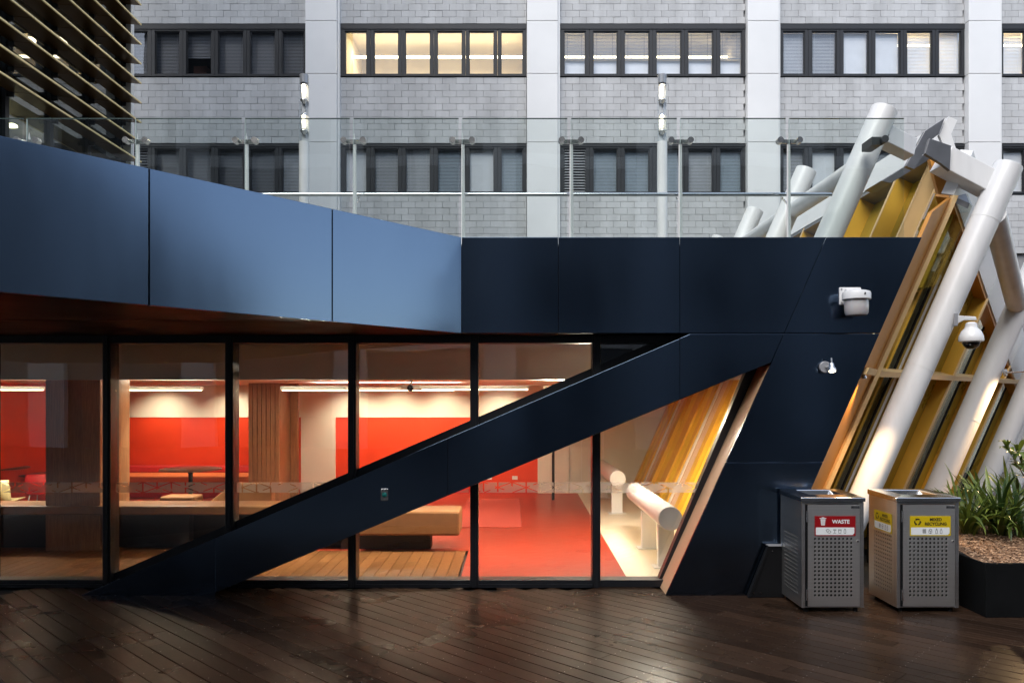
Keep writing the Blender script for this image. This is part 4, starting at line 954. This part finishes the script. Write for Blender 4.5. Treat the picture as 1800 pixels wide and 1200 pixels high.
lathe('housing', [(.0, .215), (.04, .215), (.058, .20), (.062, .165), (.066, .15), (.10, .115), (.124, .06), (.130, .012), (.126, 0), (.0, 0)], c, M['white'], dm, 32)
v, f = lathev([(.092 * math.cos(R(a)), .092 * math.sin(R(a)) + .004) for a in range(0, -91, -10)], c, 28); mesh('dome', v, f, M['lens'], dm, True)
lathe('ring', [(.0, .002), (.098, .002), (.098, -.012), (.090, -.012)], c, M['plastic'], dm, 28)

# ================================================================== PLANTER AND PLANTS
pt = thing('planter', 'black metal planter box right of the recycling bin', 'planter', (6, 8.6, 0))
ZPL = .517
box('front_panel', 4.546, 9.2, 7.64, 7.66, 0, ZPL, M['plant'], pt, bevel=.003)
box('side_panel', 4.546, 4.566, 7.661, 10.2, 0, ZPL, M['plant'], pt, bevel=.003)
box('rim', 4.567, 9.2, 7.661, 7.70, ZPL - .012, ZPL - .004, M['plant'], pt)
gv, gf = [], []
nx, ny = 40, 26
for j in range(ny + 1):
    for i in range(nx + 1):
        xx = 4.568 + i * (4.6 / nx); yy = 7.665 + j * (3.4 / ny) 
        hgt = .47 + .14 * min(1, (yy - 7.66) / 1.1) + .02 * math.sin(xx * 5.1) * math.cos(yy * 4.3) + random.uniform(-.008, .008)
        gv.append((xx, yy, hgt))
for j in range(ny):
    for i in range(nx):
        a = j * (nx + 1) + i
        if gv[a][1] < 9.2 + (gv[a][0] - 3.126) - .2: gf.append((a, a + 1, a + nx + 2, a + nx + 1))
tag(mesh('mulch_bed', gv, gf, M['mulch'], pt, True), kind='stuff')
def soil(xx, yy): return .47 + .14 * min(1, (yy - 7.66) / 1.1) + .02 * math.sin(xx * 5.1) * math.cos(yy * 4.3)
ch = MB()
for i in range(5200):
    xx = random.uniform(4.6, 6.9); yy = 7.70 + 2.0 * random.random() ** 1.4; z = soil(xx, yy) + random.uniform(0, .012)
    l, w_ = random.uniform(.010, .030), random.uniform(.004, .009); a = random.random() * 6.28; tz = random.uniform(-.4, .4)
    dx, dy = math.cos(a) * l, math.sin(a) * l; ex, ey = -math.sin(a) * w_, math.cos(a) * w_
    ch.add([(xx - dx - ex, yy - dy - ey, z - tz * l), (xx + dx - ex, yy + dy - ey, z + tz * l), (xx + dx + ex, yy + dy + ey, z + tz * l + .004), (xx - dx + ex, yy - dy + ey, z - tz * l + .004), (xx, yy, z + .008)], [(0, 1, 4), (1, 2, 4), (2, 3, 4), (3, 0, 4)])
def chip_mat():
    m, t, b, N, L = nodes('bark_chip'); geo = N.new('ShaderNodeNewGeometry'); cr = N.new('ShaderNodeValToRGB')
    cr.color_ramp.elements[0].color = (.09, .045, .025, 1); cr.color_ramp.elements[1].color = (.56, .36, .22, 1); L.new(geo.outputs['Random Per Island'], cr.inputs[0]); L.new(cr.outputs[0], b.inputs['Base Color']); b.inputs['Roughness'].default_value = .85; return m
tag(ch.build('bark_chips', chip_mat(), pt), kind='stuff')
def leaf_blade(ln, wd, arch, nseg=7):
    v = []; f = []
    for i in range(nseg + 1):
        t = i / nseg; ang = R(78) - arch * t ** 1.3
        if i == 0: p = Vector((0, 0, 0))
        else: p = p + Vector((math.cos(ang), 0, math.sin(ang))) * (ln / nseg)
        w_ = wd * (.55 + 1.1 * t) * (1 - t ** 2.6) + .0015
        v += [(p.x, -w_, p.z + w_ * .35), (p.x, 0, p.z), (p.x, w_, p.z + w_ * .35)]
    for i in range(nseg):
        a = i * 3; f += [(a, a + 1, a + 4, a + 3), (a + 1, a + 2, a + 5, a + 4)]
    me = bpy.data.meshes.new('leaf'); me.from_pydata(v, [], f); me.materials.append(M['leaf'])
    for q in me.polygons: q.use_smooth = True
    return me
blades = [leaf_blade(l, w_, R(a)) for l, w_, a in ((.70, .017, 70), (.62, .019, 95), (.75, .016, 52), (.55, .020, 120), (.48, .018, 85), (.66, .021, 40))]
def strappy(px, Y, n, sc, label):
    xx = bx(px, Y); z = soil(xx, Y) - .01
    t = thing('strappy_plant', label, 'plant', (xx, Y, z), 'strappy plants in the planter')
    for k in range(n):
        o = bpy.data.objects.new('leaf', random.choice(blades)); COL.objects.link(o); o.parent = t
        a = random.random() * 6.283; rr = random.random() * .09
        o.location = (rr * math.cos(a), rr * math.sin(a), 0); o.rotation_euler = (random.uniform(-.35, .35), random.uniform(-.45, .35), a + random.uniform(-.6, .6)); s = sc * random.uniform(.7, 1.15); o.scale = (s, s, s)
strappy(1702, 8.75, 62, 1.0, 'strappy green plant just behind the recycling bin')
strappy(1756, 8.70, 70, 1.08, 'fullest strappy green plant in the middle of the planter')
strappy(1733, 9.35, 52, 1.05, 'strappy plant at the back of the planter against the white tubes')
strappy(1800, 8.60, 60, 1.0, 'strappy green plant at the right edge of the picture')
strappy(1690, 9.55, 40, .95, 'small strappy plant at the back beside the second tube')
strappy(1788, 9.55, 46, 1.1, 'strappy plant at the back right of the planter')
# taller broad-leaved shrub reaching in from the right
sx, sy = bx(1832, 9.3), 9.3
sh = thing('shrub', 'taller broad leaved shrub reaching in at the right edge', 'shrub', (sx, sy, .58))
m = MB(); tips = []
for k in range(6):
    a = random.random() * 6.28; h = random.uniform(.6, 1.0); p0 = Vector((sx, sy, .58)); p1 = p0 + Vector((math.cos(a) * .16, math.sin(a) * .16, h * .6)); p2 = p0 + Vector((math.cos(a) * random.uniform(.2, .42), math.sin(a) * .3, h))
    m.tube(p0, p1, .012, .009, 7); m.tube(p1, p2, .009, .004, 7); tips += [p1.lerp(p2, t) for t in (.1, .3, .45, .6, .75, .9, 1.0)]
m.build('stems', M['stem'], sh, True)
bl2 = [leaf_blade(l, w_, R(a), 6) for l, w_, a in ((.20, .024, 60), (.17, .022, 85), (.23, .026, 45))]
for p in tips:
    for k in range(3):
        o = bpy.data.objects.new('leaf', random.choice(bl2)); COL.objects.link(o); o.parent = sh; o.location = p - Vector((sx, sy, .58)); o.rotation_euler = (random.uniform(-.5, .5), random.uniform(-.2, .9), random.random() * 6.28)

# ================================================================== INSIDE THE ROOM
# timber clad columns
col1 = thing('timber_column', 'broad timber veneered column behind the second glass pane', 'column', (-6.06, 11.4, 0), 'timber columns in the room')
X0, X1, Y0, Y1 = -6.44, -5.69, 11.0, 11.85
for k in range(3): box('veneer_panel', X0 + .0 + k * .25, X0 + .248 + k * .25, Y0, Y0 + .02, 0, CEIL, M['veneer'], col1)
for k in range(3): box('veneer_panel', X1 - .02, X1 + .0, Y0 + .022 + k * .276, Y0 + .022 + k * .276 + .274, 0, CEIL, M['veneer'], col1)
box('core', X0 + .02, X1 - .021, Y0 + .021, Y1, 0, CEIL, M['dark'], col1)
col2 = thing('timber_column', 'narrow ribbed timber column beside the white panel at the back', 'column', (bx(465, 15), 15.4, 0), 'timber columns in the room')
xa, xb = bx(437, 15.0), bx(492, 15.0)
box('core', xa + .01, xb - .01, 15.03, 15.8, 0, CEIL, M['veneer'], col2)
n = 7
for k in range(n): box('batten', xa + k * (xb - xa) / n, xa + (k + 1) * (xb - xa) / n - .006, 14.99, 15.029, 0, CEIL, M['veneer'], col2, bevel=.006)
box('return_panel', xb + .002, xb + .15, 15.7, 15.8, 0, CEIL, M['veneer'], col2)
tag(tube('steel_prop', (bx(972.5, 16.5), 16.5, 0), (bx(972.5, 16.5), 16.5, CEIL), .028, M['black'], None, 16), 'slim black post in front of the cream wall at the back', 'post')
# long bench and block bench
lb_ = thing('long_bench', 'long tan bench on a dark recessed base behind the left panes', 'bench', (-6, 11.4, 0))
box('seat', -9.1, bx(625, 10.95), 10.95, 11.55, .50, .62, M['tan'], lb_, bevel=.015)
box('base', -9.1, bx(640, 11.2), 11.25, 11.5, 0, .498, M['plinth'], lb_)
for px in (150, 330, 540): xx = bx(px, 11.05); box('leg', xx - .10, xx + .02, 11.05, 11.2, 0, .498, M['plinth'], lb_)
bb = thing('block_bench', 'thick tan block bench on a dark plinth near the red floor', 'bench', (-1.4, 11.2, 0))
box('cushion', bx(627, 10.9), bx(808, 10.9), 10.88, 11.48, .225, .56, M['tan'], bb, bevel=.03)
box('plinth', bx(600, 11.15), bx(757, 11.15), 11.12, 11.4, 0, .223, M['plinth'], bb)
so_ = thing('low_sofa', 'low tan corner sofa behind the long bench', 'sofa', (bx(340, 12.6), 12.8, 0))
box('seat', bx(225, 12.4), bx(500, 12.4), 12.4, 13.1, .10, .40, M['tan'], so_, bevel=.03)
box('end_block', bx(290, 12.2), bx(350, 12.2), 12.0, 12.38, .10, .62, M['tan'], so_, bevel=.03)
prism('back', [(bx(352, 12.5), 12.7, .402), (bx(470, 12.5), 12.7, .402), (bx(470, 12.5), 12.7, .74), (bx(400, 12.5), 12.7, .74)], (0, .25, 0), M['tan'], so_, bevel=.02)
# banquette along the red wall
bq = thing('banquette', 'red and orange banquette seat along the red back wall', 'seat', (-5.5, 17.3, 0))
box('seat', -9.2, bx(440, 16.7), 16.75, 17.65, .34, .47, M['orangeseat'], bq, bevel=.03)
box('base', -9.2, bx(440, 16.7), 16.9, 17.65, 0, .338, M['redseat'], bq)
box('back_cushion', -9.2, bx(440, 17.4), 17.5, 17.69, .472, .62, M['redseat'], bq, bevel=.03)
def round_table(px, py, Y, r, label, cat='table'):
    z = CZ - (py - 700) * Y / F; xx = bx(px, Y)
    t = thing('round_table', label, cat, (xx, Y, 0), 'round cafe tables')
    lathe('top', [(.0, .03), (r - .015, .03), (r, .022), (r, .008), (r - .03, 0), (.0, 0)], (xx, Y, z - .03), M['tabletop'], t, 48)
    lathe('stem', [(.0, 0), (.25, 0), (.25, .015), (.05, .035), (.038, .06), (.038, z - .09), (.10, z - .031), (.0, z - .031)], (xx, Y, 0), M['black'], t, 24)
round_table(335, 823, 14.6, .54, 'round cafe table in front of the red wall behind the third pane')
round_table(4, 821, 14.8, .45, 'round cafe table cut by the left edge of the picture')
round_table(84, 832, 15.3, .50, 'round cafe table half hidden by the broad timber column')
def chair(px, Y, shell, label, turn):
    xx = bx(px, Y); t = thing('chair', label, 'chair', (xx, Y, 0), 'chairs by the cafe tables'); t.rotation_euler.z = turn
    OFF[t.name] = Vector()
    v = []; f = []; n = 9
    prof = [(-.21, .45), (.02, .43), (.17, .44), (.215, .50), (.235, .62), (.25, .80)]
    for j, (a, z) in enumerate(prof):
        for i in range(n): s_ = (i / (n - 1) - .5) * 2; v.append((s_ * (.21 - (.02 if j == 5 else 0)), a - .05 * (s_ ** 2) * (j > 2), z + .02 * s_ ** 2 * (j < 3)))
    for j in range(5):
        for i in range(n - 1): f.append((j * n + i, j * n + i + 1, (j + 1) * n + i + 1, (j + 1) * n + i))
    o = mesh('shell', v, f, shell, t, True); o.modifiers.new('s', 'SOLIDIFY').thickness = .018
    for a, b in ((-1, -1), (1, -1), (-1, 1), (1, 1)): tube('leg', (a * .15, b * .13, .43), (a * .21, b * .22, 0), .011, M['white'], t, 10)
chair(75, 13.9, M['redseat'], 'red shell chair with pale legs left of the timber column', R(185))
chair(8, 12.9, M['yellowshell'], 'pale yellow shell chair at the left edge of the picture', R(180))
# white tube rails on legs beside the ribbed wall
def tube_rail(y0, y1, legs, label):
    t = thing('tube_rail', label, 'rail', (1.9, (y0 + y1) / 2, 0), 'white tube rails')
    tube('tube', (1.90, y0, .66), (1.95, y1, .62), .145, M['white'], t, 36, bevel=.01)
    for y in legs:
        box('leg', 1.82, 2.02, y - .05, y + .05, .012, .52, M['white'], t, bevel=.006); box('foot', 1.76, 2.08, y - .12, y + .12, .0, .011, M['white'], t)
tube_rail(9.55, 12.6, (9.95, 11.2), 'near white tube rail on legs beside the ribbed wall')
tube_rail(14.3, 17.4, (14.6, 16.9), 'far white tube rail on legs beside the ribbed wall')
tag(box('rug', bx(800, 12.9), bx(917, 12.9), 12.95, 16.6, .001, .012, M['rug'], None, bevel=.004), 'darker red rug lying on the red floor', 'rug')
# ---- lamps in the ceiling
def pendant(px0, px1, Y, zl, label, en):
    xa, xb = bx(px0, Y), bx(px1, Y)
    t = thing('linear_lamp', label, 'lamp', ((xa + xb) / 2, Y, zl), 'linear ceiling lamps')
    box('housing', xa, xb, Y - .06, Y + .06, zl + .012, zl + .06, M['ceil'], t)
    box('diffuser', xa + .02, xb - .02, Y - .05, Y + .05, zl, zl + .0115, M['striplamp'], t)
    add_light('linear_lamp_light', 'AREA', ((xa + xb) / 2, Y, zl - .012), en, (1, .94, .80), t, shape='RECTANGLE', size=xb - xa, size_y=.10, spread=R(172 if px0 > 950 else 112))
    add_light('ceiling_fill_light', 'AREA', ((xa + xb) / 2, Y, zl + .064), en * 4.0, (1, .94, .80), t, shape='RECTANGLE', size=xb - xa, size_y=.08, spread=R(170), aim=((xa + xb) / 2, Y, zl + 1))  # extra light added above the housing to brighten the ceiling
pendant(495, 610, 10.4, 2.20, 'linear ceiling lamp behind the third and fourth panes', 21)
pendant(740, 930, 10.6, 2.21, 'linear ceiling lamp just left of the brace top', 24)
pendant(228, 355, 12.2, 2.22, 'linear ceiling lamp right of the broad timber column', 22)
pendant(-60, 75, 12.0, 2.22, 'linear ceiling lamp at the left edge of the room', 24)
pendant(560, 800, 14.4, 2.24, 'linear ceiling lamp deep in the room above the red floor', 26)
pendant(955, 1090, 12.5, 2.24, 'linear ceiling lamp above the edge of the red floor', 14)
pendant(1010, 1110, 10.0, 2.24, 'linear ceiling lamp above the tube rails', .7 * 11)
pendant(1112, 1185, 11.4, 2.25, 'added short lamp brightening the ribbed wall', 55)  # invented lamp, put in to brighten the ribs
for k, px in enumerate((-60, 30, 262, 392, 610, 690, 775, 880)):
    xx, yy = bx(px, 16.85), 16.85
    t = thing('downlight', ('small downlight washing the red wall, number %d' % k) if False else ['recessed downlight left of the picture edge', 'recessed downlight over the leftmost red wall', 'recessed downlight right of the broad column', 'recessed downlight above the end of the banquette', 'recessed downlight right of the white panel', 'recessed downlight over the middle of the right red wall', 'recessed downlight above the right red wall', 'recessed downlight above the brace shaded red wall'][k], 'downlight', (xx, yy, CEIL), 'downlights washing the back wall')
    lathe('ring', [(.045, 0), (.065, 0), (.065, -.012), (.045, -.012)], (xx, yy, CEIL - .001), M['white'], t, 20)
    lathe('lens', [(.0, 0), (.044, 0), (.044, -.004), (.0, -.004)], (xx, yy, CEIL - .003), M['lampc'], t, 20)
    add_light('downlight_lamp', 'SPOT', (xx, yy, CEIL - .03), 66, (1, .88, .64), t, aim=(xx, yy + .72, 1.0), spot_size=R(116), spot_blend=.9, shadow_soft_size=.04)
pj = thing('projector', 'white ceiling projector behind the fourth pane', 'projector', tuple(P(723, 686, 11.5)))
c = P(723, 682, 11.5); box('body', c.x - .14, c.x + .14, 11.4, 11.65, c.z - .03, c.z + .05, M['white'], pj, bevel=.02); tube('lens', (c.x, 11.40, c.z + .0), (c.x, 11.375, c.z + .0), .045, M['lens'], pj, 20); tube('pole', (c.x, 11.5, c.z + .05), (c.x, 11.5, CEIL), .02, M['white'], pj, 12)
sm = thing('smoke_detector', 'small white smoke detector on the ceiling behind the third pane', 'detector', tuple(P(486, 668, 10.2)))
c = P(486, 668, 10.2); lathe('base', [(.0, 0), (.055, 0), (.055, -.015), (.0, -.015)], (c.x, 10.2, CEIL - .001), M['plastic'], sm, 20); lathe('head', [(.0, 0), (.042, 0), (.036, -.03), (.0, -.036)], (c.x, 10.2, CEIL - .0165), M['plastic'], sm, 20)
